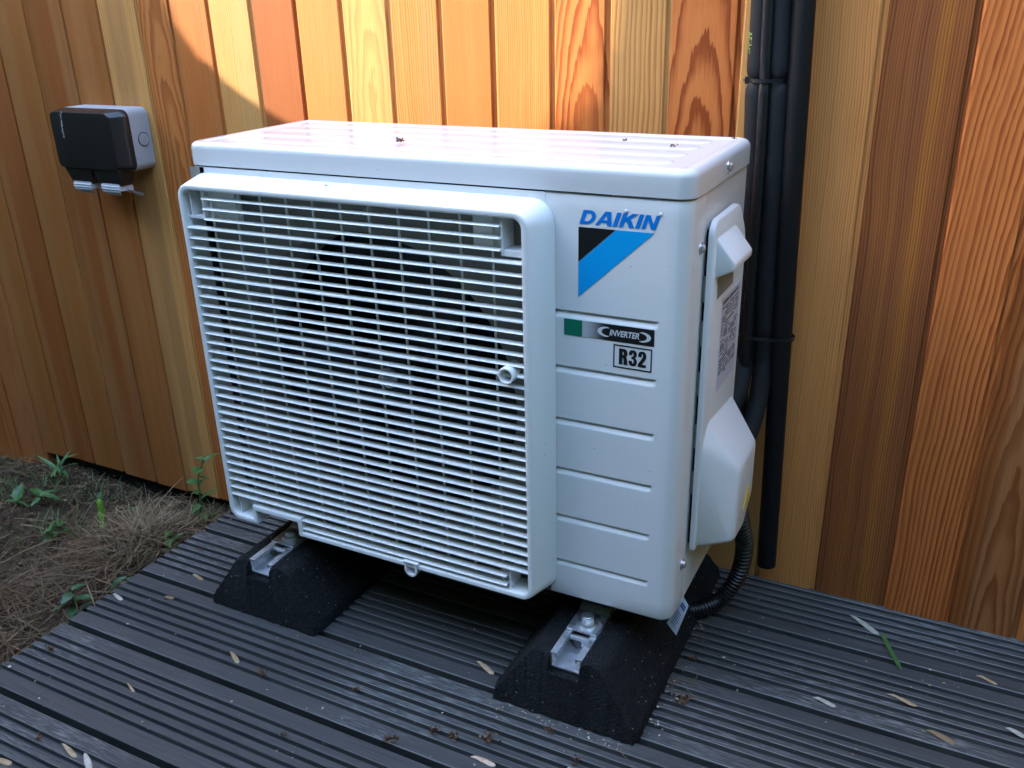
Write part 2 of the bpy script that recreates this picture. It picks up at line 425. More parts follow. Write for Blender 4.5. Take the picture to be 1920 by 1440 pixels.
PAL = [
 (BROWN, .30, .02, .0030, .00, .45, .7, (0.405, 0.187, 0.065)),
 (OLIVE, .28, .02, .0032, .00, .45, .8, (0.405, 0.156, 0.050)),
 (PALE, -.15, .03, .0042, .02, .70, .9, (0.414, 0.203, 0.072)),
 (ORANGE, .040, .012, .0054, .030, 1.0, .3, (0.440, 0.211, 0.072)),
 (ORANGE, -.20, .04, .0024, .00, .65, .3, (0.458, 0.218, 0.072)),
 (PALE, .26, .03, .0036, .01, .65, .5, (0.528, 0.335, 0.137)),
 (RED, -.20, .05, .0022, .00, .55, .4, (0.370, 0.133, 0.050)),
 (GOLD, .30, .02, .0026, .00, .40, .5, (0.458, 0.203, 0.065)),
 (PALE, .042, .010, .0060, .045, .95, .4, (0.510, 0.242, 0.086)),
 (GOLD, .16, .02, .0042, .02, .70, .8, (0.370, 0.187, 0.072)),
 (ORANGE, -.25, .02, .0020, .00, .40, .3, (0.493, 0.218, 0.072)),
 (GOLD, .30, .02, .0030, .00, .75, .4, (0.458, 0.195, 0.065)),
 (PEACH, .055, .008, .0056, .060, 1.0, .5, (0.458, 0.172, 0.050)),
 (PALE, -.14, .02, .0066, .004, 1.0, .2, (0.458, 0.281, 0.115)),
 (PEACH, .040, .012, .0066, .070, 1.3, .2, (0.440, 0.187, 0.072)),
 (PALE, .25, .02, .0030, .00, .30, .3, (0.528, 0.328, 0.144)),
 (TAN, -.22, .02, .0031, .01, .70, .5, (0.670, 0.270, 0.080)),
 (DKRED, -.24, .02, .0034, .00, .75, 1.0, (0.454, 0.158, 0.032)),
 (PEACH, .24, .010, .0062, .160, .85, .5, (0.540, 0.153, 0.036)),
 (BROWN, .050, .010, .0080, .060, .9, .6, (0.387, 0.172, 0.065)),
 (ORANGE, .25, .05, .0030, .00, .60, .5, (0.405, 0.203, 0.072)),
]
ALL = []
for i in range(len(JOINTS)-1): ALL.append((JOINTS[i], JOINTS[i+1], PAL[i]))
rest = [ORANGE, OLIVE, PALE, BROWN, GOLD, RED, TAN, PEACH]
xl = JOINTS[0]; k = 0
while xl > -2.6:
    w_ = random.uniform(.082, .094); p = (OLIVE, BROWN, OLIVE, RED, BROWN, OLIVE, RED, ORANGE)[k % 8]
    ALL.append((xl-w_, xl, (p, random.choice([.28, -.2, .05]), .02, random.uniform(.0028, .005), random.choice([0, .02]), .5, .5, (0.405, 0.187, 0.065))))
    xl -= w_; k += 1
xr = JOINTS[-1]
while xr < 2.6:
    w_ = random.uniform(.082, .094); p = random.choice(rest)
    ALL.append((xr, xr+w_, (p, random.choice([.28, -.2, .05]), .015, random.uniform(.003, .006), random.choice([0, .04]), .8, .5, (0.422, 0.195, 0.065))))
    xr += w_
for i, (a, b_, (pal, px, py, spc, tl, con, sap, sc_)) in enumerate(sorted(ALL, key=lambda t: t[0])):
    gapw = .0072 if a > -.3 else .0042; wv = b_ - a - gapw; dp = .0036 if a > -.3 else .0024
    zb = -.13 + random.uniform(-.004, .004) if a > -.99 else -.185 + random.uniform(-.004, .004)
    dy = random.uniform(-.0008, .0008)
    pr = [(0, dp), (0, .0020), (.0022, 0), (wv-.0012, 0), (wv, .0012), (wv, dp), (wv+gapw+.004, dp), (wv+gapw+.004, .019), (0, .019)]
    rings = [[(p_[0], p_[1], z) for p_ in pr] for z in (zb, 0.0, .9, 2.35)]
    vv, ff = loft(rings)
    o = obj('plank', fixn(pyd('plank', vv, ff)), M['wood'], wall)
    o.location = (a + gapw, YW + dy, 0)
    o['seed'] = i*1.618 + .37; o['pith'] = [float(px), float(py), float(spc)]; o['tilt'] = float(tl); o['contrast'] = float(con); o['sap'] = float(sap)
    o['light_col'] = [float(c) for c in pal[0]]; o['dark_col'] = [float(c) for c in pal[1]]; o['sap_col'] = [float(c) for c in sc_]
obj('backing', box(-2.6, 2.6, YW+.022, YW+.09, -.45, 2.34), M['void'], wall)

# ------------------------------------------------------------------ added leafy hedge, out of view; crown notched to shape the sun patch
HX = -1.75
def on_added_hedge(x, z):                                   # where the sun ray to the wall point (x, z) passes the added hedge
    t = (x - HX)/(-TO_SUN.x); return Vector((HX, YW + TO_SUN.y*t, z + TO_SUN.z*t))
NOTCH = [(-.36, 1.9), (-.335, 1.0), (-.330, .82), (-.320, .785), (-.298, .755), (-.255, .722), (-.213, .687), (-.162, .660), (-.110, .637), (-.03, .612), (.10, .600), (.26, .605), (.36, .630), (.43, .69), (.455, .80), (.47, 1.0), (.50, 1.9)]
def in_notch(x, z):
    c = False; n_ = len(NOTCH)
    for i in range(n_):
        (x0, z0), (x1, z1) = NOTCH[i], NOTCH[i-1]
        if (z0 > z) != (z1 > z) and x < (x1-x0)*(z-z0)/(z1-z0)+x0: c = not c
    return c
added_hedge = tag(empty('added_hedge', (HX-.2, -.8, -.15)), 'added leafy screen out of view at left, notched to shape the sun patch', 'added_hedge')
def solid(x): return .50 if x < .52 else min(1.0, .50+(x-.52)*4)
topc = [on_added_hedge(-1.6+.05*i, solid(-1.6+.05*i) + .012*math.sin(i*1.7)) for i in range(66)]
prof_h = [(YW-.02, -.15), (YW-.02, topc[0].z)] + [(p.y, p.z) for p in topc] + [(-2.6, topc[-1].z), (-2.6, -.15)]
hb = bmesh.new()
SH = TO_SUN*(.35/-TO_SUN.x)
fr_ = [hb.verts.new((HX, y, z)) for y, z in prof_h]
bk_ = [hb.verts.new((HX-.35, y, z) if z < .2 or y > .29 else (HX-.35, y+SH.y, z+SH.z)) for y, z in prof_h]
hb.faces.new(fr_); hb.faces.new(bk_[::-1])
for i in range(len(fr_)):
    j = (i+1) % len(fr_); hb.faces.new((fr_[i], bk_[i], bk_[j], fr_[j]))
bmesh.ops.recalc_face_normals(hb, faces=hb.faces)
bmesh.ops.triangulate(hb, faces=[f_ for f_ in hb.faces if len(f_.verts) > 4])
obj('light_blocker', hb, M['added_hedge'], added_hedge)
lv, lf = [], []
hr_ = random.Random(11)
e1 = TO_SUN.cross(Vector((0, 0, 1))).normalized(); e2 = TO_SUN.cross(e1)
def add_leaf(c, L, w_, tilt=.5):
    a = hr_.uniform(0, 6.283)
    d = (e1*math.cos(a)+e2*math.sin(a)+TO_SUN*hr_.uniform(-tilt, tilt)).normalized(); s_ = d.cross((TO_SUN+e1*hr_.uniform(-tilt, tilt)).normalized()).normalized()
    n0 = len(lv); lv.extend((c-d*L*.5, c+s_*w_*.5, c+d*L*.5, c-s_*w_*.5)); lf.append((n0, n0+1, n0+2, n0+3))
AW = 2.4*1.27; LA = .011*.0072*.5*.85
for i in range(int(6.0*AW*(-TO_SUN.y)/LA)):
    x, z = hr_.uniform(-1.5, .9), hr_.uniform(.45, 1.72)
    if z < solid(x)-.03 or in_notch(x, z): continue
    add_leaf(on_added_hedge(x, z) + TO_SUN*hr_.uniform(0, .40), .011, .0072)
for i in range(5000):                                # leaves covering the hedge face
    y, z = hr_.uniform(-2.6, .28), hr_.uniform(-.12, 1.2)
    c = Vector((HX+hr_.uniform(0, .05), y, z)); L = hr_.uniform(.03, .06); d = Vector((hr_.uniform(0, .7), hr_.uniform(-1, 1), hr_.uniform(-1, 1))).normalized()*L; s_ = d.cross(Vector((1, .2, .1))).normalized()*L*.35
    n0 = len(lv); lv.extend((c, c+d*.5+s_, c+d, c+d*.5-s_)); lf.append((n0, n0+1, n0+2, n0+3))
tag(obj('leaves', pyd('leaves', lv, lf), M['added_hedge'], added_hedge), kind='stuff')
# unseen hedge added on the right to cut sky light
hq = tag(empty('added_hedge', (2.5, -.6, -.15)), 'added leafy screen out of view at right, blocking low sky light', 'added_hedge')
hs = bmesh.new(); bmesh.ops.create_grid(hs, x_segments=40, y_segments=44, size=.5)
for v_ in hs.verts:
    y_, z_ = v_.co.x*1.8-.6, (v_.co.y+.5)*2.3-.15
    v_.co = (2.5+.10*mnoise.noise((y_*3, z_*3, 5))+.06*mnoise.noise((y_*9, z_*9, 2)), y_, z_)
ob_ = obj('light_blocker', hs, M['added_hedge'], hq); so_ = ob_.modifiers.new('thickness', 'SOLIDIFY'); so_.thickness = .4; so_.offset = 1
lv, lf = [], []
for i in range(2500):
    c = Vector((2.5+hr_.uniform(-.13, .03), hr_.uniform(-1.5, .28), hr_.uniform(-.12, 2.2))); L = hr_.uniform(.03, .06); d = Vector((hr_.uniform(-.7, 0), hr_.uniform(-1, 1), hr_.uniform(-1, 1))).normalized()*L; s_ = d.cross(Vector((1, .2, .1))).normalized()*L*.35
    n0 = len(lv); lv.extend((c, c+d*.5+s_, c+d, c+d*.5-s_)); lf.append((n0, n0+1, n0+2, n0+3))
tag(obj('leaves', pyd('leaves', lv, lf), M['added_hedge'], hq), kind='stuff')
# hedge added behind the camera to leave mostly overhead light
hr = tag(empty('added_hedge', (1.2, -1.6, -.15)), 'added leafy screen behind the camera, blocking low sky light in front', 'added_hedge')
hs = bmesh.new(); bmesh.ops.create_grid(hs, x_segments=110, y_segments=50, size=.5)
for v_ in hs.verts:
    x_, z_ = v_.co.x*5.2+1.2, (v_.co.y+.5)*2.5-.15
    v_.co = (x_, -1.6+.10*mnoise.noise((x_*3, z_*3, 1))+.06*mnoise.noise((x_*9, z_*9, 2)), z_+.06*mnoise.noise((x_*5, 3, 1))*(v_.co.y+.5))
ob_ = obj('light_blocker', hs, M['added_hedge'], hr); so_ = ob_.modifiers.new('thickness', 'SOLIDIFY'); so_.thickness = .5; so_.offset = 1
lv, lf = [], []
for i in range(5000):
    c = Vector((hr_.uniform(-1.4, 3.8), -1.6+hr_.uniform(-.03, .13), hr_.uniform(-.12, 2.35))); L = hr_.uniform(.03, .06); d = Vector((hr_.uniform(-1, 1), hr_.uniform(0, .7), hr_.uniform(-1, 1))).normalized()*L; s_ = d.cross(Vector((.2, 1, .1))).normalized()*L*.35
    n0 = len(lv); lv.extend((c, c+d*.5+s_, c+d, c+d*.5-s_)); lf.append((n0, n0+1, n0+2, n0+3))
tag(obj('leaves', pyd('leaves', lv, lf), M['added_hedge'], hr), kind='stuff')
# ------------------------------------------------------------------ heat pump
ZB, ZL, ZT, DP = .1236, .6260, .6542, .2420
pump = tag(empty('heat_pump', (.33, .12, .09)), 'white air conditioning outdoor unit with slatted fan grille standing on two rubber feet', 'heat pump')
# front panel: strip with pressed grooves, wrapping round the right corner; left part pierced by the fan opening
GZ = [.4957, .4305, .3661, .3018, .2378, .1743]
FY = .0015; XR = .6575; CR = .017
def groove(z):
    d = 0
    for g in GZ:
        t = z - g
        if -.0062 < t < .0024:
            d = max(d, 1.0 if -.0012 <= t <= .0010 else ((.0024-t)/.0014 if t > .001 else (t+.0062)/.0050))
    return d*.0030
zl = {ZB+.004, ZL-.004}
for g in GZ:
    for o_ in (-.0062, -.0050, -.0036, -.0024, -.0012, 0, .0010, .0017, .0024, .004, -.008): zl.add(g+o_)
zz = ZB+.004
while zz < ZL-.004: zl.add(round(zz, 4)); zz += .02
zl = sorted(zl)
path = []     # (x, y, nx, ny, groove factor)
for x in [.500, .52, .54, .56, .58, .60, .612, .619, .6225, .625, .627, .6285, .630, .635]:
    path.append((x, FY, 0, -1, max(0, min(1, 1.0 if x < .6215 else math.sqrt(max(0, 1-((x-.6215)/.0066)**2))))))
for i in range(1, 11):
    a = R(-90 + 90*i/10); path.append((XR-CR+CR*math.cos(a), FY+CR+CR*math.sin(a), math.cos(a), math.sin(a), 0))
for y in (.03, .045, .0515): path.append((XR, y, 1, 0, 0))
path.append((XR-.0035, .0520, 1, 0, 0))
def pr_(p, z, inset=0.0):
    d = groove(z)*p[4] + inset
    return (p[0]-p[2]*d, p[1]-p[3]*d, z)
rings = [[pr_(p, ZB, .006) for p in path], [pr_(p, ZB+.0004, .003) for p in path], [pr_(p, ZB+.0016, .0010) for p in path]] + [[pr_(p, z) for p in path] for z in zl] + [[pr_(p, ZL-.0025, .0006) for p in path], [pr_(p, ZL-.0016, .0030) for p in path]]
vv, ff = loft(rings, False, False, closed=False)
obj('front_panel', fixn(pyd('front_panel', vv, ff)), M['steel'], pump, smooth=40)
# panel with fan opening (behind the grille)
FC = (.262, .3615); FR = .200
cv = []; cf = []; n = 96
for i in range(n):
    a = 2*math.pi*i/n
    cv.append((FC[0]+FR*math.cos(a), FY, FC[1]+FR*math.sin(a)))
for i in range(n):
    a = 2*math.pi*i/n; c, s = math.cos(a), math.sin(a)
    k = min((.242 if c > 0 else .2605)/max(abs(c), 1e-6), (.262 if s > 0 else .2355)/max(abs(s), 1e-6))
    px_, pz_ = FC[0]+k*c, FC[1]+k*s
    for cx_, cz_ in ((FC[0]+.242, FC[1]+.262), (FC[0]-.2605, FC[1]+.262), (FC[0]-.2605, FC[1]-.2355), (FC[0]+.242, FC[1]-.2355)):
        if math.hypot(px_-cx_, pz_-cz_) < .0115: px_, pz_ = cx_, cz_
    cv.append((px_, FY, pz_))
for i in range(n):
    a = 2*math.pi*i/n; cv.append((FC[0]+(FR-.006)*math.cos(a), FY+.012, FC[1]+(FR-.006)*math.sin(a)))
for i in range(n):
    a = 2*math.pi*i/n; cv.append((FC[0]+(FR-.006)*math.cos(a), FY+.075, FC[1]+(FR-.006)*math.sin(a)))
for i in range(n):
    j = (i+1) % n
    cf += [(i, j, n+j, n+i), (i, j, 2*n+j, 2*n+i), (2*n+i, 2*n+j, 3*n+j, 3*n+i)]
obj('fan_surround', fixn(pyd('fan_surround', cv, cf)), M['panel_shaded'], pump, smooth=50)
# casing: left strip, left side, back, right side panel, base
path2 = [(XR-.001, .0530), (XR-.001, DP-.012), (XR-.004, DP-.005), (XR-.012, DP-.0015), (.013, DP-.0015), (.005, DP-.005), (.0015, DP-.012), (.0015, .0185)]
for i in range(1, 9):
    a = R(180 + 90*i/8); path2.append((.0015+CR+CR*math.cos(a), FY+CR+CR*math.sin(a)))
path2.append((.030, FY))
rings = [[(x, y, z) for x, y in path2] for z in (ZB, ZL-.0016)]
vv, ff = loft(rings, False, False, closed=False)
obj('casing', fixn(pyd('casing', vv, ff)), M['steel'], pump, smooth=40)
obj('front_header', box(.026, .5010, FY-.0004, FY-.0001, .6100, ZL-.0018), M['steel'], pump)
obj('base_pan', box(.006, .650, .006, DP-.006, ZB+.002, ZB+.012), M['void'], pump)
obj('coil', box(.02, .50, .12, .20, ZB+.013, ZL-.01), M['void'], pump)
# lid
def lidring(off, z, r=.019): return [(x, y, z) for x, y in rrect(0+off, .66-off, 0+off, DP-off, max(.003, r-off), 8)]
rr = [lidring(.006, ZL+.001), lidring(.0, ZL+.0002), lidring(0, ZL+.004), lidring(0, ZL+.012), lidring(0, ZT-.0085)]
for i in range(1, 7):
    a = R(90*i/6); rr.append(lidring(.0085*(1-math.cos(a)), ZT-.0085+.0085*math.sin(a)))
rr.append(lidring(.0150, ZT-.0002)); rr.append(lidring(.0165, ZT-.0014)); rr.append(lidring(.0185, ZT-.0016))
vv, ff = loft(rr, False, True)
lid = obj('lid', fixn(pyd('lid', vv, ff)), M['lid'], pump, smooth=35)
ZP = ZT-.0016
def stadium(x0, x1, yc, hw, z, n=8):
    out = []
    for i in range(n+1):
        a = R(-90+180*i/n); out.append((x1-hw+hw*math.cos(a), yc+hw*math.sin(a), z))
    for i in range(n+1):
        a = R(90+180*i/n); out.append((x0+hw+hw*math.cos(a), yc+hw*math.sin(a), z))
    return out
for yc in (.048, .0965, .145, .1935):
    rg = [stadium(.036, .624, yc, .0170, ZP+.0002), stadium(.0375, .6225, yc, .0155, ZP+.0004), stadium(.0400, .620, yc, .0130, ZP+.0014), stadium(.0415, .6185, yc, .0115, ZP+.0017), stadium(.044, .616, yc, .009, ZP+.0018)]
    vv, ff = loft(rg, False, True)
    obj('rib', fixn(pyd('rib', vv, ff)), M['lid'], lid, smooth=50)
def side_screw(y, z, x, parent, r=.0042):
    b = hexbolt(r, .0042); xf(b, Matrix.Translation((x, y, z)) @ Matrix.Rotation(R(90), 4, 'Y') @ Matrix.Rotation(random.random(), 4, 'Z'))
    return obj('screw', b, M['zinc'], parent, smooth=30)
side_screw(.126, .6388, .660, pump)
side_screw(.042, .5690, XR, pump); side_screw(.040, .1850, XR, pump)

# grille frame
def fillet(poly, rads, n=5):
    out = []; N = len(poly)
    for i in range(N):
        p = Vector(poly[i]); a = Vector(poly[i-1]); b = Vector(poly[(i+1) % N]); r = rads[i]
        d1 = (a-p).normalized(); d2 = (b-p).normalized()
        t1 = p+d1*r; t2 = p+d2*r; c = p+d1*r+d2*r
        for k in range(n+1):
            s = k/n*math.pi/2
            out.append(tuple(c - d2*r*math.cos(s) - d1*r*math.sin(s)))
    return out
GX0, GX1, GZ0, GZ1 = .0135, .4965, .1305, .6080
NX0, NX1, NZ = .0625, .1370, .1515
def outline(x0, x1, z0, z1, nx0, nx1, nz, r, rn):
    return fillet([(x0, z0), (nx0, z0), (nx0, nz), (nx1, nz), (nx1, z0), (x1, z0), (x1, z1), (x0, z1)], [r, .001, rn, rn, .001, r, r, r])
L_ = .0062
oF = outline(GX0, GX1, GZ0, GZ1, NX0, NX1, NZ, .016, .0012)
oI = outline(GX0+L_, GX1-L_, GZ0+L_, GZ1-L_, NX0-L_, NX1+L_, NZ+L_+.0015, .0105, .0012)
oB = outline(.0020, .5120, .1275, .6170, NX0, NX1, NZ, .026, .0012)
def mid(a, b, t): return [(p[0]+(q[0]-p[0])*t, p[1]+(q[1]-p[1])*t) for p, q in zip(a, b)]
GF = -.0362
rings = [[(x, FY-.0003, z) for x, z in oB]] + [[(x, y, z) for x, z in mid(oB, oF, t)] for y, t in ((-.008, .20), (-.016, .40), (-.024, .60), (-.0300, .75), (-.0326, .82), (-.0345, .885), (-.0356, .945))] + [[(x, GF, z) for x, z in mid(oF, oI, .06)], [(x, GF, z) for x, z in mid(oF, oI, .40)], [(x, GF, z) for x, z in mid(oF, oI, .82)], [(x, GF+.0008, z) for x, z in oI], [(x, GF+.0035, z) for x, z in oI], [(x, -.004, z) for x, z in mid(oI, oF, -.12)]]
vv, ff = loft(rings, False, False)
grille = obj('grille', fixn(pyd('grille', vv, ff)), M['plastic'], pump, smooth=38)
# slats
def slat(x0, x1, zb, thick):
    t = .0029 if thick else .0017
    y0, y1 = -.0348, -.0255
    pr = [(y0, zb), (y0-.0006, zb+t*.35), (y0, zb+t*.8), (y0+.002, zb+t), (y1, zb+t), (y1, zb)]
    v_, f_ = loft([[(x0, y, z) for y, z in pr], [(x1, y, z) for y, z in pr]])
    return fixn(pyd('slat', v_, f_))
SZ, SP = .5527, .01283
XI0, XI1 = GX0+L_-.004, GX1-L_+.004
for k in range(-3, 33):
    zb = SZ - SP*k
    if k < 0: x0, x1 = .0500, .4640
    elif k <= 30: x0, x1 = XI0, XI1
    else: x0, x1 = .1440, .4600
    if zb+.003 > GZ1-L_: continue
    o = obj('slat', slat(x0, x1, zb, k % 5 == 0), M['slat'], grille)
# vertical bars
def bar(xc, z0, z1):
    return box(xc-.0009, xc+.0009, -.0262, -.0234, z0, z1)
for k in range(11):
    xc = .0567 + .03945*k
    z0 = .1360
    if xc < .146: z0 = .1610
    z1 = .6030
    obj('bar', bar(xc, z0, z1), M['slat'], grille)
# corner pockets and webs
P_ = M['plastic']
obj('corner_pocket', join([box(.0190, .0480, -.0300, -.0040, .5660, .5690), box(.0470, .0490, -.0310, -.004, .5660, .6030), box(.0250, .0270, -.0290, -.004, .5690, .6030), box(.0490, .1000, -.0215, -.0185, .5650, .6030)]), P_, grille)
obj('corner_pocket', join([box(.4640, .4920, -.0300, -.004, .5600, .5660), box(.4640, .4660, -.0310, -.004, .5600, .6030), box(.4260, .4640, -.0215, -.0185, .5640, .6030), box(.4640, .4650, -.030, -.004, .5600, .6030)]), P_, grille)
obj('corner_pocket', join([box(.4625, .4645, -.0315, -.004, .1350, .1660), box(.4465, .4625, -.0215, -.0185, .1350, .1640)]), P_, grille)
obj('corner_pocket', join([box(.0275, .0292, -.030, -.004, .1370, .1640), box(.0195, .0550, -.0120, -.010, .1370, .1640)]), P_, grille)
obj('notch_guard', join([box(NX0-.002, NX1+.002, -.034, .0000, NZ+.0006, NZ+.0026), box(NX0-.0028, NX0-.0008, -.034, 0, .1315, NZ+.002), box(NX1+.0008, NX1+.0028, -.034, 0, .1315, NZ+.002)]), P_, grille)
# round boss on the grille and hook at the lower edge
b = bmesh.new()
vv = []; ff = []
n = 28
for r_, y in ((.0098, -.018), (.0098, -.0425), (.0092, -.0432), (.0079, -.0432), (.0072, -.0425), (.0070, -.018)):
    vv += [(.4712+r_*math.cos(2*math.pi*i/n), y, .4280+r_*math.sin(2*math.pi*i/n)) for i in range(n)]
for k in range(5):
    ff += [(k*n+i, k*n+(i+1) % n, (k+1)*n+(i+1) % n, (k+1)*n+i) for i in range(n)]
obj('boss_ring', fixn(pyd('boss_ring', vv, ff)), P_, grille, smooth=40)
hp = [Vector((.3125, -.0300, .1365))] + [Vector((.3205-.0080*math.cos(a), -.0300, .1265-.0080*math.sin(a))) for a in [i*math.pi/10 for i in range(11)]] + [Vector((.3285, -.0300, .1365))]
prv = []
for p in hp:
    prv.append(p)
vv = []; ff = []
for i, p in enumerate(hp):
    t = (hp[min(i+1, len(hp)-1)]-hp[max(i-1, 0)]).normalized(); nn = Vector((-t.z, 0, t.x))*.0013
    vv += [(p.x+nn.x, -.0375, p.z+nn.z), (p.x-nn.x, -.0375, p.z-nn.z), (p.x-nn.x, -.0200, p.z-nn.z), (p.x+nn.x, -.0200, p.z+nn.z)]
    if i: ff += [((i-1)*4+a, (i-1)*4+(a+1) % 4, i*4+(a+1) % 4, i*4+a) for a in range(4)]
ff += [(0, 1, 2, 3), tuple(len(vv)-4+a for a in range(4))]
hk = join([fixn(pyd('hook', vv, ff)), box(.3090, .3320, -.0385, -.022, .1372, .1398, .0006, 1)])
obj('hook', hk, P_, grille, smooth=40)

# fan
fan = obj('fan', xf(loft and join([(lambda b_: (bmesh.ops.create_cone(b_, cap_ends=True, segments=40, radius1=.048, radius2=.040, depth=.05), b_)[1])(bmesh.new())]), Matrix.Translation((FC[0]-.004, .060, FC[1])) @ Matrix.Rotation(R(90), 4, 'X')), M['fan'], pump, smooth=40)
for k in range(3):
    vv = []; ff = []; a0 = k*2*math.pi/3 + .5; NA, NR = 14, 8
    for i in range(NA+1):
        for j in range(NR+1):
            r_ = .042 + (.188-.042)*j/NR; sw = (j/NR)**1.5*.35
            a = a0 + (i/NA)*1.55*(.75+.25*j/NR) + sw
            y = .042 + .050*(i/NA) - .006*math.sin(math.pi*i/NA)
            vv.append((FC[0]-.004 + r_*math.cos(a), y, FC[1] + r_*math.sin(a)))
    for i in range(NA):
        for j in range(NR): ff.append((i*(NR+1)+j, i*(NR+1)+j+1, (i+1)*(NR+1)+j+1, (i+1)*(NR+1)+j))
    o = obj('blade', pyd('blade', vv, ff), M['fan'], fan, smooth=60)
    sm = o.modifiers.new('thickness', 'SOLIDIFY'); sm.thickness = .003
b = hexbolt(.0095, .012); xf(b, Matrix.Translation((FC[0]-.003, .036, FC[1])) @ Matrix.Rotation(R(90), 4, 'X'))
obj('hub_nut', b, M['zinc'], fan, smooth=30)

# side cover with handle, label and valve housing
cover_out = fillet([(.0575, .1940), (.2050, .1860), (.2050, .5500), (.1650, .5935), (.0575, .5935)], [.004, .004, .02, .012, .016], 5)
def crg(x, inset):
    c = Vector((.13, .39)); out = []
    for y, z in cover_out:
        d = Vector((y, z))-c; k = 1-inset/d.length; p = c+d*k; out.append((x, p.x, p.y))
    return out
rings = [crg(.6610, 0), crg(.6655, 0), crg(.6668, .0008), crg(.6674, .0025)]
vv, ff = loft(rings, True, True)
cover = obj('side_cover', fixn(pyd('side_cover', vv, ff)), M['plastic'], pump, smooth=40)
obj('cover_gap', box(.6566, .6585, .0660, .1980, .2000, .5820), M['void'], pump)
for zc in (.505, .455, .395, .33, .27):
    obj('cover_clip', box(.6570, .6611, .0610, .0700, zc, zc+.028), M['panel_shaded'], pump)
obj('handle', hull([(.6640, .0680, .5780), (.6640, .1500, .5760), (.6880, .0720, .5480), (.6880, .1480, .5460), (.6880, .0720, .5400), (.6880, .1480, .5380), (.6640, .0700, .5280), (.6640, .1500, .5270)], .0035, 3), P_, cover, smooth=35)
obj('finger_recess', box(.6660, .6679, .0840, .1520, .5030, .5290), M['panel_shaded'], cover)
obj('valve_housing', hull([(.6630, .0800, .3620), (.6630, .2000, .3500), (.6630, .0590, .3350), (.6630, .0590, .1955), (.6630, .2000, .1880),
     (.7050, .1000, .2930), (.7030, .1960, .2880), (.7050, .0970, .1930), (.7040, .1500, .1860), (.7030, .1960, .2150)], .0060, 3), P_, cover, smooth=35)
# rating label on the cover with printed lines
lab = obj('rating_label', box(.6674, .6679, .1080, .1900, .3830, .4960), M['label'], cover)
pr = []
yy0, yy1 = .1120, .1860
for i in range(22):
    z = .4820 - i*.0040
    x_ = yy0
    while x_ < yy1-.004:
        L = random.uniform(.006, .022); e = min(x_+L, yy1)
        if random.random() < .8: pr.append(box(.6678, .6681, x_, e, z, z+random.choice([.0013, .0018, .0024])))
        x_ = e + random.uniform(.002, .005)
obj('print', join(pr), M['ink'], lab)
obj('warning_sticker', hull([(x_, y_, z_) for x_ in (.7040, .7052) for y_, z_ in ((.1400, .2160), (.1680, .2190), (.1620, .2420))]), M['yellow'], cover)

# ---- lettering
def text_mesh(body, size, bold=0.0, shear=0.0, ext=.00015, space=1.0):
    cu = bpy.data.curves.new('t', 'FONT'); cu.body = body; cu.size = size; cu.offset = bold; cu.shear = shear; cu.extrude = ext; cu.space_character = space
    cu.resolution_u = 4
    o = bpy.data.objects.new('t', cu); COL.objects.link(o)
    dg = bpy.context.evaluated_depsgraph_get(); dg.update()
    me = bpy.data.meshes.new_from_object(o.evaluated_get(dg)); bpy.data.objects.remove(o); bpy.data.curves.remove(cu)
    me.materials.clear()
    return me
def poly_mesh(polys, ext=.00015):
    """filled flat shapes from closed outlines (inner outlines become holes)"""
    cu = bpy.data.curves.new('p', 'CURVE'); cu.dimensions = '2D'; cu.fill_mode = 'BOTH'; cu.extrude = ext
    for pl in polys:
        s = cu.splines.new('POLY'); s.points.add(len(pl)-1)
        for i, p in enumerate(pl): s.points[i].co = (p[0], p[1], 0, 1)
        s.use_cyclic_u = True
    o = bpy.data.objects.new('p', cu); COL.objects.link(o)
    dg = bpy.context.evaluated_depsgraph_get(); dg.update()
    me = bpy.data.meshes.new_from_object(o.evaluated_get(dg)); bpy.data.objects.remove(o); bpy.data.curves.remove(cu)
    me.materials.clear()
    return me
def fit(me, x0, x1, z0, z1, y):
    """stretch a flat mesh into a rectangle on the front panel, facing -Y"""
    xs_ = [v_.co.x for v_ in me.vertices]; ys_ = [v_.co.y for v_ in me.vertices]
    ax, bx, ay, by = min(xs_), max(xs_), min(ys_), max(ys_)
    for v_ in me.vertices:
        px_, py_, pz_ = v_.co
        v_.co = (x0+(px_-ax)/(bx-ax)*(x1-x0), y-pz_, z0+(py_-ay)/(by-ay)*(z1-z0))
    return me
def sh(pl, k=.30): return [(x+y*k, y) for x, y in pl]
def arc(cx, cyy, rx, ry, a0, a1, n=10): return [(cx+rx*math.cos(R(a0+(a1-a0)*i/n)), cyy+ry*math.sin(R(a0+(a1-a0)*i/n))) for i in range(n+1)]
BW_ = .26     # stroke width relative to cap height 1
letters = []
D_o = [(0, 0), (.45, 0)] + arc(.45, .5, .50, .5, -90, 90)[1:] + [(0, 1)]
D_i = [(.27, .20), (.42, .20)] + arc(.42, .5, .26, .30, -90, 90)[1:] + [(.27, .80)]
A_o = [(0, 0), (.27, 0), (.34, .20), (.74, .20), (.80, 0), (1.10, 0), (.76, 1), (.38, 1)]
A_i = [(.41, .38), (.69, .38), (.56, .80)]
I_o = [(0, 0), (.28, 0), (.28, 1), (0, 1)]
K_o = [(0, 0), (.28, 0), (.28, .36), (.38, .46), (.66, 0), (1.0, 0), (.58, .62), (.96, 1), (.60, 1), (.28, .66), (.28, 1), (0, 1)]
N_o = [(0, 0), (.25, 0), (.25, .62), (.62, 0), (.90, 0), (.90, 1), (.65, 1), (.65, .38), (.28, 1), (0, 1)]
xx = 0; polys = []
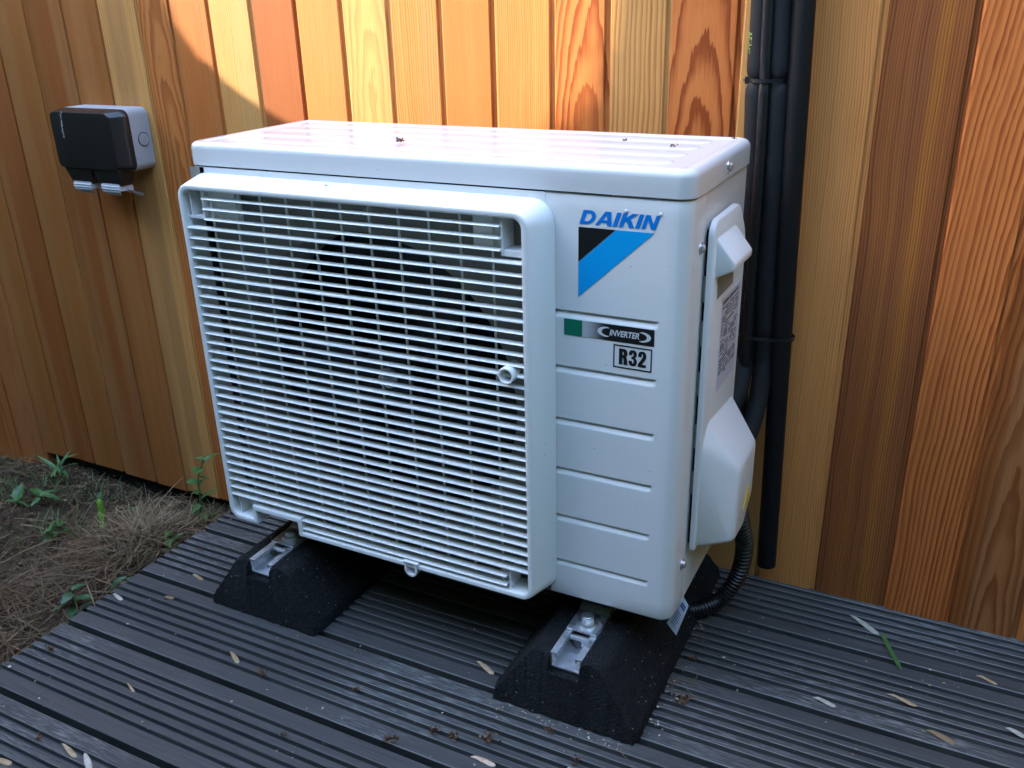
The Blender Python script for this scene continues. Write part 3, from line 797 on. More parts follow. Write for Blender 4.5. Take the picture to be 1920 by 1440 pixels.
for shp, adv in (([D_o, D_i], 1.06), ([A_o, A_i], 1.16), ([I_o], .40), ([K_o], 1.06), ([I_o], .40), ([N_o], .95)):
    for pl in shp: polys.append(sh([(x+xx, y) for x, y in pl]))
    xx += adv
YF = FY-.0003
badge = obj('maker_badge', fit(poly_mesh([[(0, 0), (1, 1), (.508, 1), (0, .50)]]), .5387, .6205, .5145, .5905, YF), M['cyan'], pump)
obj('black_corner', fit(poly_mesh([[(0, 0), (1, 1), (0, 1)]]), .5387, .5795, .5530, .5905, YF), M['pblack'], badge)
obj('lettering', fit(poly_mesh(polys), .5395, .6265, .5940, .6085, YF), M['blue'], badge)
for xp, zp in ((.5905, .6105), (.6265, .6100)):
    b = bmesh.new(); bmesh.ops.create_uvsphere(b, u_segments=12, v_segments=8, radius=.0022)
    xf(b, Matrix.Translation((xp, FY, zp)) @ Matrix.Diagonal((1, .6, 1, 1)))
    obj('rivet', b, M['steel'], pump, smooth=60)
strip = obj('inverter_strip', box(.5223, .6250, FY-.0004, FY-.0001, .4700, .4885), M['grad'], pump)
obj('green_square', box(.5223, .5436, FY-.0007, FY-.0004, .4700, .4885), M['green'], strip)
obj('lettering', fit(text_mesh('INVERTER', .01, .00022, .25, .0001), .5752, .6085, .4760, .4828, FY-.0006), M['pwhite'], strip)
def cres(side):
    if side < 0:
        pl = arc(0, 0, 1.0, 1.0, 90, 270, 16) + arc(.28, 0, .86, .80, 270, 90, 16)
    else:
        pl = arc(0, 0, 1.0, 1.0, -90, 90, 16) + arc(-.28, 0, .86, .80, 90, -90, 16)
    return pl
obj('left_swoosh', fit(poly_mesh([cres(-1)], .0001), .5615, .5752, .4738, .4852, FY-.0006), M['pwhite'], strip)
obj('right_swoosh', fit(poly_mesh([cres(1)], .0001), .6082, .6215, .4732, .4846, FY-.0006), M['pwhite'], strip)
gas = obj('refrigerant_label', fit(poly_mesh([[(0, 0), (1, 0), (1, 1), (0, 1)], [(.03, .05), (.97, .05), (.97, .95), (.03, .95)]]), .5800, .6232, .4405, .4668, YF), M['pblack'], pump)
R_o = [(0, 0), (.28, 0), (.28, .42), (.34, .42), (.38, .30), (.40, 0), (.70, 0), (.67, .34), (.58, .50), (.68, .62), (.69, .78), (.62, .93), (.45, 1), (0, 1)]
R_i = [(.28, .60), (.37, .62), (.41, .70), (.37, .80), (.28, .82)]
T_o = [(0, .24), (.06, .08), (.20, 0), (.42, 0), (.58, .06), (.66, .20), (.66, .36), (.52, .52), (.64, .66), (.64, .82), (.56, .94), (.42, 1), (.20, 1), (.07, .93), (0, .78), (0, .68), (.27, .68), (.27, .78), (.33, .84), (.39, .78), (.39, .68), (.34, .60), (.22, .59), (.22, .44), (.34, .43), (.40, .36), (.40, .24), (.33, .16), (.27, .22), (.27, .32), (0, .32)]
W_o = [(0, 0), (.64, 0), (.64, .17), (.29, .17), (.56, .46), (.65, .62), (.65, .80), (.56, .94), (.42, 1), (.22, 1), (.07, .93), (0, .78), (0, .64), (.27, .64), (.27, .78), (.33, .85), (.39, .78), (.38, .66), (.30, .54), (0, .18)]
gp_ = [R_o, R_i] + [[(x+.80, y) for x, y in T_o]] + [[(x+1.56, y) for x, y in W_o]]
obj('lettering', fit(poly_mesh(gp_), .5865, .6170, .4448, .4628, YF), M['pblack'], gas)
hd = text_mesh('DAIKIN EUROPE NV', .01, .0001, 0, .0001)
xs_ = [v_.co.x for v_ in hd.vertices]; ys_ = [v_.co.y for v_ in hd.vertices]
for v_ in hd.vertices:
    px_, py_, pz_ = v_.co; v_.co = (.6681+pz_, .1130+(px_-min(xs_))/(max(xs_)-min(xs_))*.070, .4872+(py_)/(max(ys_))*.0042)
obj('print', hd, M['ink'], lab)

# mounting brackets and bolts under the casing
FX = (.084, .551)
CX = (.078, .5500)
for cx in CX:
    zc = .0845
    pf = [(-.011, zc), (-.011, zc+.0022), (.030, zc+.0022), (.038, zc+.0075), (.060, zc+.0095), (.070, ZB-.001), (.22, ZB-.001), (.22, ZB-.0035), (.073, ZB-.0035), (.062, zc+.0070), (.039, zc+.005), (.031, zc)]
    vv, ff = loft([[(cx-.0195, y, z) for y, z in pf], [(cx+.0195, y, z) for y, z in pf]])
    br = obj('mounting_foot', fixn(pyd('mounting_foot', vv, ff)), M['galv'], pump)
    b = bmesh.new(); bmesh.ops.create_cone(b, cap_ends=True, segments=32, radius1=.0135, radius2=.0132, depth=.002)
    xf(b, Matrix.Translation((cx+.001, .0085, zc+.0033))); obj('washer', b, M['zinc'], br, smooth=30)
    b = hexbolt(.0085, .0080); xf(b, Matrix.Translation((cx+.001, .0085, zc+.0044)) @ Matrix.Rotation(.4, 4, 'Z')); obj('bolt', b, M['zinc'], br, smooth=30)

# paper tag hanging by the right corner
tg = tag(empty('hanging_tag', (.655, .046, .10)), 'small white paper tag dangling below the unit beside the right rubber foot', 'tag')
q4 = [Vector(p) for p in ((.6600, .0450, .1370), (.6680, .0450, .1240), (.6550, .0440, .0760), (.6420, .0440, .0910))]
nrm = (q4[1]-q4[0]).cross(q4[2]-q4[0]).normalized()*.0004
vv = [p for p in q4] + [p+nrm for p in q4]
obj('card', fixn(pyd('card', vv, [(0, 1, 2, 3), (4, 5, 6, 7), (0, 1, 5, 4), (1, 2, 6, 5), (2, 3, 7, 6), (3, 0, 4, 7)])), M['card'], tg)
pr = []
off = Vector((0, -.0006, 0))
for i, t in enumerate((.12, .20, .42, .50, .58, .66, .74, .82)):
    a = q4[0].lerp(q4[3], t)+off; b_ = q4[1].lerp(q4[2], t)+off; s0, s1 = (.25, .8) if t < .3 else (.15, random.uniform(.6, .85))
    th = (q4[3]-q4[0])*(.05 if t < .3 else .02)
    p0, p1 = a.lerp(b_, s0), a.lerp(b_, s1)
    pr.append(pyd('l', [p0, p1, p1+th, p0+th], [(0, 1, 2, 3)]))
obj('print', join(pr), M['cardink'], tg)
obj('string', tube([(.6590, .0420, .1700), (.6600, .0430, .1500), (.6620, .0446, .1310)], .0005, 6), M['pwhite'], tg)

# ------------------------------------------------------------------ rubber feet with steel channel
def rubber_foot(xc, chx, label):
    root = tag(empty('rubber_foot', (xc, .11, 0)), label, 'support foot', 'rubber feet under the unit')
    hb, ht, H = .0965, .0450, .0815
    y0, y1, sl_, sb_ = -.0780, .3000, .014, .014
    cs = []
    def seg(a, b, st=.0045):
        L = (Vector(b)-Vector(a)).length; n_ = max(1, int(L/st))
        for i in range(n_): cs.append((a[0]+(b[0]-a[0])*i/n_, a[1]+(b[1]-a[1])*i/n_))
    sw = .0212; c0 = chx-xc
    pts = [(-hb, .001), (-hb+.002, .014), (-ht-.004, H-.004), (-ht+.003, H), (c0-sw, H), (c0-sw, H-.0225), (c0+sw, H-.0225), (c0+sw, H), (ht-.003, H), (ht+.004, H-.004), (hb-.002, .014), (hb, .001)]
    for a, b in zip(pts, pts[1:]+pts[:1]): seg(a, b)
    ny = 76; rings = []
    for j in range(ny+1):
        t = j/ny; rg = []
        for (x, z) in cs:
            ya = y0 + sl_*z/H + (.004 if z > H-.004 else 0); yb = y1 - sb_*z/H
            tt = t
            y = ya + (yb-ya)*tt
            e = 0
            if t < .03: e = .0035*(1-t/.03)
            xx_ = x*(1-e/.09)
            n_ = mnoise.noise((xx_*160+xc*9, y*160, z*160)); n2 = mnoise.noise((xx_*420, y*420+xc, z*420))
            k = .0009*n_+.0011*n2
            inslot = abs(x-c0) < sw+.0008 and z > H-.03
            zz_ = z + (k if z > .004 and not (inslot and z < H-.002) else 0)
            rg.append((xc+xx_+(0 if inslot else k*(1 if x > 0 else -1)), y + (k*1.5 if t == 0 else 0), zz_))
        rings.append(rg)
    vv, ff = loft(rings, False, False)
    n_ = len(cs)
    # front and back caps as grids of triangles
    b = bmesh.new()
    bv = [b.verts.new(p) for p in vv]
    for q_ in ff: b.faces.new([bv[i] for i in q_])
    for ring0 in (0, (len(rings)-1)*n_):
        fc = b.faces.new([bv[ring0+i] for i in range(n_)])
        bmesh.ops.triangulate(b, faces=[fc])
    bmesh.ops.recalc_face_normals(b, faces=b.faces)
    obj('block', b, M['rubber'], root, smooth=55)
    # slotted steel channel lying in the block
    ch = .0205; zt = H+.0018; zb = zt-.0215; t_ = .0022
    pf = [(-ch, zt), (-ch, zb), (ch, zb), (ch, zt), (ch-.0085, zt), (ch-.0085, zt-.0055), (ch-.0065, zt-.0055), (ch-.0065, zt-t_), (ch-t_, zt-t_), (ch-t_, zb+t_), (-ch+t_, zb+t_), (-ch+t_, zt-t_), (-ch+.0065, zt-t_), (-ch+.0065, zt-.0055), (-ch+.0085, zt-.0055), (-ch+.0085, zt)]
    ya = -.0580
    vv, ff = loft([[(chx+x, ya, z) for x, z in pf], [(chx+x, .27, z) for x, z in pf]])
    chn = obj('channel', fixn(pyd('channel', vv, ff)), M['galv'], root)
    obj('slot_nut', box(chx-.0115, chx+.0115, -.0190, -.0145, zt-.006, zt-.0005, .0004, 1), M['zinc'], chn)
    b = bmesh.new(); bmesh.ops.create_cone(b, cap_ends=True, segments=16, radius1=.0038, radius2=.0038, depth=.012)
    xf(b, Matrix.Translation((chx+.004, -.012, zt-.010))); obj('stud', b, M['zinc'], chn, smooth=40)
    return root
rubber_foot(FX[0], CX[0], 'black rubber foot with steel channel under the left end near the straw')
rubber_foot(FX[1], CX[1], 'black rubber foot with steel channel under the right end beside the paper tag')

# ------------------------------------------------------------------ weatherproof socket on the wall
sk = tag(empty('outdoor_socket', (-.49, YW, .60)), 'grey weatherproof double socket box with black cover on the wall', 'socket')
SX0, SX1, S0, S1 = -.580, -.412, .5475, .6530
def srg(y, i0, r=.014, i1=None, ib=None, it=None):
    i1 = i0 if i1 is None else i1; ib = i0 if ib is None else ib; it = i0 if it is None else it
    return [(x, y, z) for x, z in rrect(SX0+i0, SX1-i1, S0+ib, S1-it, r, 6)]
vv, ff = loft([srg(YW-.0005, 0), srg(YW-.0400, 0), srg(YW-.0418, .0015)])
obj('back_box', fixn(pyd('back_box', vv, ff)), M['sockgrey'], sk, smooth=40)
cvr = fixn(pyd('cover', *loft([srg(YW-.0419, .0005), srg(YW-.0500, .0008), srg(YW-.0540, .0015, .014, .004), srg(YW-.0690, .0035, .012, .0150, .004, .004), srg(YW-.0712, .0050, .011, .0168, .005, .0052), srg(YW-.0718, .0075, .010, .019, .008, .008)])))
obj('cover', cvr, M['sockblack'], sk, smooth=40)
for xa, xb in ((-.560, -.508), (-.490, -.436)):
    obj('lug', hull([(xa-.012, YW-.0700, .560), (xb+.008, YW-.0700, .560), (xa, YW-.0640, .5230), (xb, YW-.0640, .5230), (xa-.008, YW-.030, .556), (xb+.006, YW-.030, .556), (xa+.002, YW-.036, .5230), (xb, YW-.036, .5230)], .004, 3), M['sockblack'], sk, smooth=40)
    xm = (xa+xb)/2 + .001; vv = []; ff = []; nn_ = 12
    for i in range(nn_+1):                      # ribbed thumb latch, a curled oval paddle below the lug
        t = i/nn_; a = R(-35 + 100*t); rr_ = .0185 + (.0007 if i % 2 else -.0005)
        y_ = YW-.0480-rr_*math.cos(a); z_ = .5180-rr_*.85*math.sin(a)+.002
        hw = .0225*math.sqrt(max(.05, 1-((t-.30)/.78)**2))
        vv += [(xm-hw, y_, z_), (xm+hw, y_, z_), (xm+hw, y_+.0026, z_+.0006), (xm-hw, y_+.0026, z_+.0006)]
        if i: ff += [((i-1)*4+k_, (i-1)*4+(k_+1) % 4, i*4+(k_+1) % 4, i*4+k_) for k_ in range(4)]
    ff += [(0, 1, 2, 3), tuple(len(vv)-4+k_ for k_ in range(4))]
    obj('latch', join([fixn(pyd('latch', vv, ff)), hull([(xm+.019, YW-.064, .5300), (xm+.0225, YW-.064, .5300), (xm+.019, YW-.066, .5160), (xm+.0225, YW-.066, .5160), (xm+.019, YW-.036, .5220), (xm+.0225, YW-.036, .5220), (xm+.019, YW-.036, .5130), (xm+.0225, YW-.036, .5130)])]), M['latch'], sk, smooth=25)
obj('knockout_groove', xf((lambda b_: (bmesh.ops.create_cone(b_, cap_ends=True, segments=32, radius1=.0122, radius2=.0122, depth=.0010), b_)[1])(bmesh.new()), Matrix.Translation((SX1+.0001, YW-.0185, .6000)) @ Matrix.Rotation(R(90), 4, 'Y')), M['sockblack'], sk)
b = bmesh.new(); bmesh.ops.create_cone(b, cap_ends=True, segments=32, radius1=.0112, radius2=.0104, depth=.0024)
xf(b, Matrix.Translation((SX1+.0008, YW-.0185, .6000)) @ Matrix.Rotation(R(90), 4, 'Y')); obj('knockout', b, M['sockgrey'], sk, smooth=30)
sv, sf = [], []
for i in range(46):
    z_ = .648-.044*random.random(); x_ = -.5440-(.648-z_)*.10+random.gauss(0, .0010); s_ = random.uniform(.0007, .0017); n0 = len(sv)
    for k_ in range(5):
        a = k_*1.257; sv.append((x_+s_*math.cos(a)*.7, YW-.0722, z_+s_*math.sin(a)*random.uniform(.7, 1.8)))
    sf.append(tuple(range(n0, n0+5)))
obj('scrape', pyd('scrape', sv, sf), M['scratch'], sk)
obj('fixing_clip', tube([(-.438, YW-.052, .5170), (-.446, YW-.036, .5110), (-.455, YW-.018, .5030), (-.461, YW-.001, .4970)], .0030, 8), M['sockgrey'], sk, smooth=50)

# ------------------------------------------------------------------ pipes on the wall
ZTIE, ZTIE2 = .7137, .395
def vpath(xtop, xbot, y, z1=2.3, z0=.03, n=150):
    """x is given at z = .80 and z = .05"""
    out = []
    for i in range(n+1):
        z = z0 + (z1-z0)*i/n
        out.append((xbot + (xtop-xbot)*(z-.05)/.75, y, z))
    return out
def zlist(z0, z1):
    zs_ = set([z0, z1]); z = z0
    while z < z1: zs_.add(round(z, 4)); z += .03
    for c in (ZTIE, ZTIE2):
        for k_ in range(-14, 15):
            z = c+k_*.002
            if z0 < z < z1: zs_.add(z)
    return sorted(zs_)
def insulated(xt, xb, y, r, label, side, bend):
    zs_ = zlist(.36, 2.3); pts = []; rads = []
    for z in zs_:
        pin = math.exp(-((z-ZTIE)/.0065)**2) + .55*math.exp(-((z-ZTIE2)/.0065)**2)
        bul = math.exp(-((z-ZTIE-.02)/.014)**2) + math.exp(-((z-ZTIE+.02)/.014)**2)
        pts.append((xb+(xt-xb)*(z-.05)/.75 + .0012*math.sin(z*19+side*2) - side*.0012*pin, y, z))
        rads.append(r*(1-.24*pin+.03*bul+.015*math.sin(z*41+side)))
    lowp = spline([tuple(Vector(p)) for p in bend] + [pts[0]], 8)[:-1]
    pts = lowp + pts; rads = [r*.97]*len(lowp) + rads
    return tag(obj('insulated_pipe', tube(pts, rads, 28), M['foam'], smooth=60), label, 'pipe', 'insulated pipes on the wall')
YP = YW-.0300
insulated(.6462, .6700, YP, .0134, 'black foam insulated pipe on the left of the wall bundle', -1, [(.630, .215, .270), (.648, .238, .290), (.659, .264, .318)])
insulated(.6700, .6938, YP-.001, .0128, 'black foam insulated pipe between thin cable and straight drain pipe', 1, [(.652, .205, .215), (.667, .226, .235), (.679, .250, .262), (.685, .274, .305)])
zs_ = zlist(.20, 2.3)
cpts = [(.6690+(.6570-.6690)*(z-.05)/.75 + .0010*math.sin(z*13), YP-.0125+.002*math.exp(-((z-ZTIE)/.01)**2), z) for z in zs_]
tag(obj('power_cable', tube(cpts, .0066, 16), M['cable'], smooth=60), 'thin black cable running down the front of the two foam insulated pipes', 'cable')
zs_ = [.046+.03*i for i in range(76)]
tag(obj('drain_pipe', tube([(.7150+(.6935-.7150)*(z-.05)/.75, YW-.0310, z) for z in zs_], .0132, 28), M['drain'], smooth=60), 'straight black plastic drain pipe ending just above the deck', 'pipe')
# foam printed lettering along the left pipe
tm = text_mesh('AF/Armaflex', .0105, .0001, 0, 0.0)
xs_ = [v_.co.x for v_ in tm.vertices]; mx = max(xs_)
for v_ in tm.vertices:
    u_, t_, _ = v_.co
    z = .768-u_*.80; xc = .6700+(.6462-.6700)*(z-.05)/.75
    a = R(205) + (t_/.0134)*1.0
    rr_ = .01375*(1-.20*math.exp(-((z-ZTIE)/.008)**2))
    v_.co = (xc+rr_*math.cos(a), YP+rr_*math.sin(a), z)
txt = obj('lettering', tm, M['armaflex'])
txt.parent = bpy.data.objects['insulated_pipe']
def tie_loop(pts, z, label, head):
    t = tag(empty('cable_tie', (pts[0][0], pts[0][1], z)), label, 'cable tie', 'cable ties round the pipes')
    pl = [Vector((x, y, z)) for x, y in pts]; pl = spline(pl+[pl[0]], 6)
    vv = []; ff = []; n_ = len(pl)-1
    c = sum(pl[:-1], Vector())/n_
    for p in pl[:-1]:
        d = (p-c); d.z = 0; d = d.normalized()*.0006
        for zz_ in (-.0021, .0021): vv += [(p.x-d.x, p.y-d.y, z+zz_), (p.x+d.x, p.y+d.y, z+zz_)]
    for i in range(n_):
        a, b_ = i*4, ((i+1) % n_)*4
        ff += [(a+1, b_+1, b_+3, a+3), (a, a+2, b_+2, b_), (a+2, a+3, b_+3, b_+2), (a, b_, b_+1, a+1)]
    obj('strap', fixn(pyd('strap', vv, ff)), M['tie'], t, smooth=50)
    hx, hy = head
    obj('head', box(hx-.0038, hx+.0026, hy-.0040, hy+.0040, z-.0042, z+.0042, .0006, 1), M['tie'], t)
    obj('tail', box(hx-.0060, hx-.0036, hy-.0022, hy+.0022, z-.0008, z+.0008), M['tie'], t)
xa = .6490; xb_ = .6725
tie_loop([(xa-.0110, YP), (xa-.0060, YP-.0105), (xa+.0095, YP-.0180), (xb_+.0045, YP-.0120), (xb_+.0105, YP), (xb_+.004, YP+.011), (xa-.002, YP+.011)], ZTIE, 'black cable tie pinching the insulated pipes above the unit', (xa-.0115, YP-.002))
xa = .6590; xb_ = .6830
tie_loop([(xa-.0130, YP), (xa-.0060, YP-.0115), (xa+.0095, YP-.0200), (xb_+.012, YP-.0170), (xb_+.0240, YP-.0145), (xb_+.0365, YP-.004), (xb_+.030, YP+.013), (xa, YP+.013)], ZTIE2, 'black cable tie holding pipes and drain pipe together beside the label', (xa-.0130, YP-.004))
# corrugated conduit from the valve housing down onto the deck
cp_ = spline([(.6860, .1780, .215), (.6920, .1950, .165), (.6960, .2140, .115), (.6900, .2200, .065), (.6720, .2080, .028), (.6480, .1850, .0175), (.6150, .1700, .0165), (.56, .172, .0165)], 60)
pts = [cp_[0]]
acc = 0
for a, b_ in zip(cp_, cp_[1:]):
    acc += (b_-a).length
    if acc > .00105: pts.append(b_); acc = 0
rads = [(.0120, .0120, .0103, .0103)[i % 4] for i in range(len(pts))]
tag(obj('corrugated_conduit', tube(pts, rads, 20), M['conduit'], smooth=30), 'black corrugated conduit curling from the side cover down to the deck', 'conduit')

# ------------------------------------------------------------------ straw, grass and weeds on the soil
def ribbon(vs_, fs_, p, a, L, w_, rise=0.0, bend=0.0, segs=3, tw=0.0):
    n0 = len(vs_); q_ = Vector(p); hd = a; pit = rise
    for i in range(segs+1):
        s_ = Vector((-math.sin(hd), math.cos(hd), tw))*w_*(.5 if i < segs else .12)
        vs_.append(q_+s_); vs_.append(q_-s_)
        q_ = q_ + Vector((math.cos(hd)*math.cos(pit), math.sin(hd)*math.cos(pit), math.sin(pit)))*(L/segs)
        hd += bend*random.uniform(.4, 1.2); pit -= abs(rise)*.8/segs
    for i in range(segs): a_ = n0+i*2; fs_.append((a_, a_+1, a_+3, a_+2))
rs = random.Random(3)
vs_, fs_ = [], []
def straw(n_, xr, yr, lens, wid, lift):
    for i in range(n_):
        x, y = rs.uniform(*xr), rs.uniform(*yr)
        if y > .34: continue
        ribbon(vs_, fs_, (x, y, gz(x, y)+rs.uniform(.001, lift)), rs.uniform(0, 6.283), rs.uniform(*lens), rs.uniform(*wid), rs.uniform(-.08, .30), rs.uniform(-.25, .25), 3, rs.uniform(-.6, .6))
straw(1900, (-1.25, -.165), (-.55, .34), (.015, .07), (.0006, .0018), .012)
straw(1500, (-.62, -.165), (-.35, .22), (.02, .10), (.0006, .0016), .022)
straw(900, (-.48, -.17), (-.25, .18), (.03, .13), (.0008, .0022), .034)
straw(900, (-1.25, -.17), (.20, .345), (.012, .06), (.0007, .0020), .012)
straw(260, (-1.1, -.17), (-.5, .30), (.03, .13), (.0020, .0048), .018)
tag(obj('straw_litter', pyd('straw_litter', vs_, fs_), M['straw']), 'loose dry straw and stalks covering the soil beside the deck', 'straw', kind='stuff')
vs_, fs_ = [], []
for i in range(2600):
    x, y = rs.uniform(-1.3, -.18), rs.uniform(-.5, .40); z = gz(x, y)+rs.uniform(.001, .009); s_ = rs.uniform(.002, .009)
    n0 = len(vs_); a = rs.uniform(0, 6.3); k_ = rs.randint(4, 6)
    for j in range(k_):
        t = a+j*6.283/k_; rr_ = s_*rs.uniform(.5, 1.1); vs_.append((x+rr_*math.cos(t), y+rr_*math.sin(t)*.7, z+rs.uniform(-.3, .5)*s_))
    fs_.append(tuple(range(n0, n0+k_)))
tag(obj('leaf_litter', pyd('leaf_litter', vs_, fs_), M['chip']), 'small brown dead leaf fragments scattered over the soil', 'leaf litter', kind='stuff')
vs_, fs_ = [], []
for i in range(480):
    r_ = abs(rs.gauss(0, .055)); a = rs.uniform(0, 6.283)
    x, y = -.355+r_*math.cos(a)*1.0, .095+r_*math.sin(a)*.8
    if x > -.178: continue
    ribbon(vs_, fs_, (x, y, gz(x, y)+rs.uniform(.0, .020)), rs.uniform(0, 6.283), rs.uniform(.03, .085), rs.uniform(.0006, .0012), rs.uniform(.15, 1.0), rs.uniform(-.3, .3), 5, rs.uniform(-.5, .5))
tag(obj('dry_grass_tuft', pyd('dry_grass_tuft', vs_, fs_), M['tuft']), 'pale heap of fine dry grass lying against the deck edge', 'dry grass')
vs_, fs_ = [], []
for cx_, cyy_, sp_, n_ in ((-.80, .20, .10, 120), (-.62, .10, .08, 90), (-.66, .26, .12, 80), (-.36, .24, .06, 70), (-.95, .22, .12, 80), (-.30, .02, .03, 20)):
    for i in range(n_):
        x, y = rs.gauss(cx_, sp_*.6), min(.33, rs.gauss(cyy_, sp_*.4))
        if x > -.18: continue
        ribbon(vs_, fs_, (x, y, gz(x, y)-.002), rs.uniform(0, 6.283), rs.uniform(.02, .06), rs.uniform(.001, .0022), rs.uniform(.5, 1.4), rs.uniform(-.3, .3), 3, 0)
tag(obj('grass', pyd('grass', vs_, fs_), M['grass']), 'sparse short green grass sprouting from the soil below the wall', 'grass', kind='stuff')

def leaf_mesh(L, w_, curl=.3, fold=.25, serr=0.0, n_=7):
    vv, ff = [], []
    for i in range(n_+1):
        t = i/n_; ww = w_*math.sin(math.pi*min(1, t*.92+.06))**.8*(1-.25*t)
        if serr and i % 2: ww *= 1-serr
        z = -curl*L*t*t
        for s_ in (-1, -.5, 0, .5, 1): vv.append((L*t, s_*ww*.5, z+abs(s_)*ww*.5*fold))
    for i in range(n_):
        for j in range(4): a = i*5+j; ff.append((a, a+1, a+6, a+5))
    return pyd('leaf', vv, ff)
def plant(name, label, cat, loc, stem_pts, leaves, mat, rstem=.0016, stem_mat=None, serr=0.0):
    root = tag(empty(name, loc), label, cat, None)
    L0 = Vector(loc)
    obj('stem', tube([L0+Vector(p) for p in spline(stem_pts, 6)], [rstem*(1-.5*i/(6*(len(stem_pts)-1))) for i in range(6*(len(stem_pts)-1)+1)], 7), stem_mat or mat, root, smooth=60)
    cache = {}
    for (t, az, pit, L, w_) in leaves:
        sp_ = spline(stem_pts, 20); p = L0+sp_[min(len(sp_)-1, int(t*(len(sp_)-1)))]
        key = (round(L, 3), round(w_, 3))
        if key not in cache: cache[key] = leaf_mesh(L*.86, w_*.86, rs.uniform(.15, .55), .3, serr)
        o = obj('leaf', cache[key], mat, root, smooth=70)
        o.location = p; o.rotation_euler = (rs.uniform(-.4, .4), -pit, az)
    return root
def P3(x, y): return (x, y, gz(x, y)-.004)
def lv(n_, L, w_, t0=.3, t1=1.0, pit=(.0, .8)):
    return [(t0+(t1-t0)*i/max(1, n_-1), rs.uniform(0, 6.28) if n_ < 4 else i*2.4+rs.uniform(-.4, .4), rs.uniform(*pit), L*rs.choice([.7, 1.0, 1.2]), w_*rs.choice([.8, 1.0])) for i in range(n_)]
plant('weed', 'leafy green weed growing tall beside the lower left corner of the unit', 'weed', P3(-.352, .215), [(0, 0, 0), (.004, .012, .045), (-.004, .022, .085), (.012, .03, .130)], lv(13, .036, .021, .15, 1.0, (-.3, .7)), M['leaf'], .0022)
plant('weed', 'weed with long narrow leaves rising from under the wall planks at far left', 'weed', P3(-.815, .268), [(0, 0, 0), (-.006, .004, .03), (.0, .0, .055)], [(.2, 2.6, .9, .075, .011), (.4, 3.3, .7, .085, .012), (.5, .2, .9, .06, .010), (.7, 1.5, 1.0, .05, .009), (.8, -1.0, .4, .06, .011), (.9, 5.3, .3, .055, .012), (1.0, .8, .6, .05, .010), (.6, -.4, .2, .07, .012), (.3, 4.4, .5, .05, .01)], M['leaf'], .002)
plant('weed', 'small weed with two broad toothed leaves in the straw at far left', 'weed', P3(-.745, .170), [(0, 0, 0), (.0, -.005, .02), (.004, -.010, .030)], [(.9, 2.9, .5, .045, .030), (1.0, .4, .2, .048, .020), (.7, -1.4, .1, .03, .016), (1.0, 1.2, .4, .035, .014)], M['leaf'], .0015, serr=.22)
plant('weed', 'fan shaped single leaf weed low in the soil near the left edge', 'weed', P3(-.790, .140), [(0, 0, 0), (.0, 0, .014), (.002, -.003, .022)], [(1.0, 1.9, .9, .042, .036), (.9, 3.6, .2, .030, .016), (.8, .3, .1, .026, .014)], M['leaf'], .0014, serr=.25)
plant('weed', 'low sprawling weed cluster between the stalk and the left edge', 'weed', P3(-.600, .080), [(0, 0, 0), (.01, .0, .02), (.0, .01, .035)], lv(11, .030, .018, .1, 1.0, (-.1, .6)), M['leaf'], .0014, serr=.15)
plant('weed', 'dark leafy weed beneath the deck edge near the left rubber foot corner', 'weed', P3(-.300, .105), [(0, 0, 0), (.01, -.01, .025), (.012, -.02, .045)], lv(7, .026, .016, .2, 1.0, (0, .6)), M['leaf'], .0014)
plant('weed', 'dark green weed poking up by the deck edge at lower left', 'weed', P3(-.300, -.105), [(0, 0, 0), (-.006, .004, .03), (-.010, .010, .060)], lv(12, .036, .022, .1, 1.0, (-.2, .6)), M['leafdark'], .0016, serr=.18)
plant('weed', 'second dark weed partly tucked under the deck boards at lower left', 'weed', P3(-.255, -.040), [(0, 0, 0), (.004, .004, .03), (.006, .002, .062)], lv(8, .030, .020, .3, 1.0, (-.2, .5)), M['leafdark'], .0015)
plant('weed', 'sparse seedling in the soil close to the planks', 'weed', P3(-.560, .235), [(0, 0, 0), (.0, 0, .014), (.004, 0, .026)], lv(6, .026, .010, .2, 1.0, (.1, .8)), M['leaf'], .0012)
st = P3(-.500, .120)
sr = tag(empty('cut_stalk', st), 'thick bright green plant stalk standing upright in the straw', 'plant stalk')
obj('stem', tube([Vector(st)+Vector(p) for p in spline([(.006, -.006, 0), (.003, -.003, .022), (-.001, 0, .042), (-.003, .004, .060), (-.004, .006, .082)], 6)], [.0040, .0042, .0044, .0046, .0048, .0052, .0060, .0068, .0070, .0062, .0056, .0056, .0058, .0060, .0066, .0070, .0066, .0060, .0060, .0060, .0062, .0062, .0060, .0056, .0040][:25], 10), M['stalk'], sr, smooth=60)
o = obj('bud', leaf_mesh(.022, .010, .2, .5), M['leaf'], sr, smooth=60); o.location = Vector(st)+Vector((-.004, .006, .076)); o.rotation_euler = (0, -1.2, 2.0)
o = obj('bud', leaf_mesh(.018, .008, .2, .5), M['leaf'], sr, smooth=60); o.location = Vector(st)+Vector((-.002, .004, .050)); o.rotation_euler = (0, -.9, .2)
def pebble(loc, r_, label):
    b = bmesh.new(); bmesh.ops.create_icosphere(b, subdivisions=3, radius=r_)
    for v_ in b.verts: v_.co *= 1+.25*mnoise.noise(v_.co*70+Vector(loc)*9); v_.co.z *= .6; v_.co.x *= 1.3
    o = obj('stone', b, M['stone'], smooth=60); o.location = loc
    return tag(o, label, 'stone')
pebble(P3(-.345, .158), .011, 'small grey stone in the dry grass close to the deck edge')
pebble(P3(-.475, .235), .020, 'flat brown clod of earth lying near the planks')
o = obj('bark_flake', leaf_mesh(.050, .034, .1, .15, .3), M['chip'], smooth=60); o.location = Vector(P3(-.462, .176))+Vector((0, 0, .016)); o.rotation_euler = (.3, .1, .3)
tag(o, 'curled brown piece of bark behind the pale dry grass', 'bark')

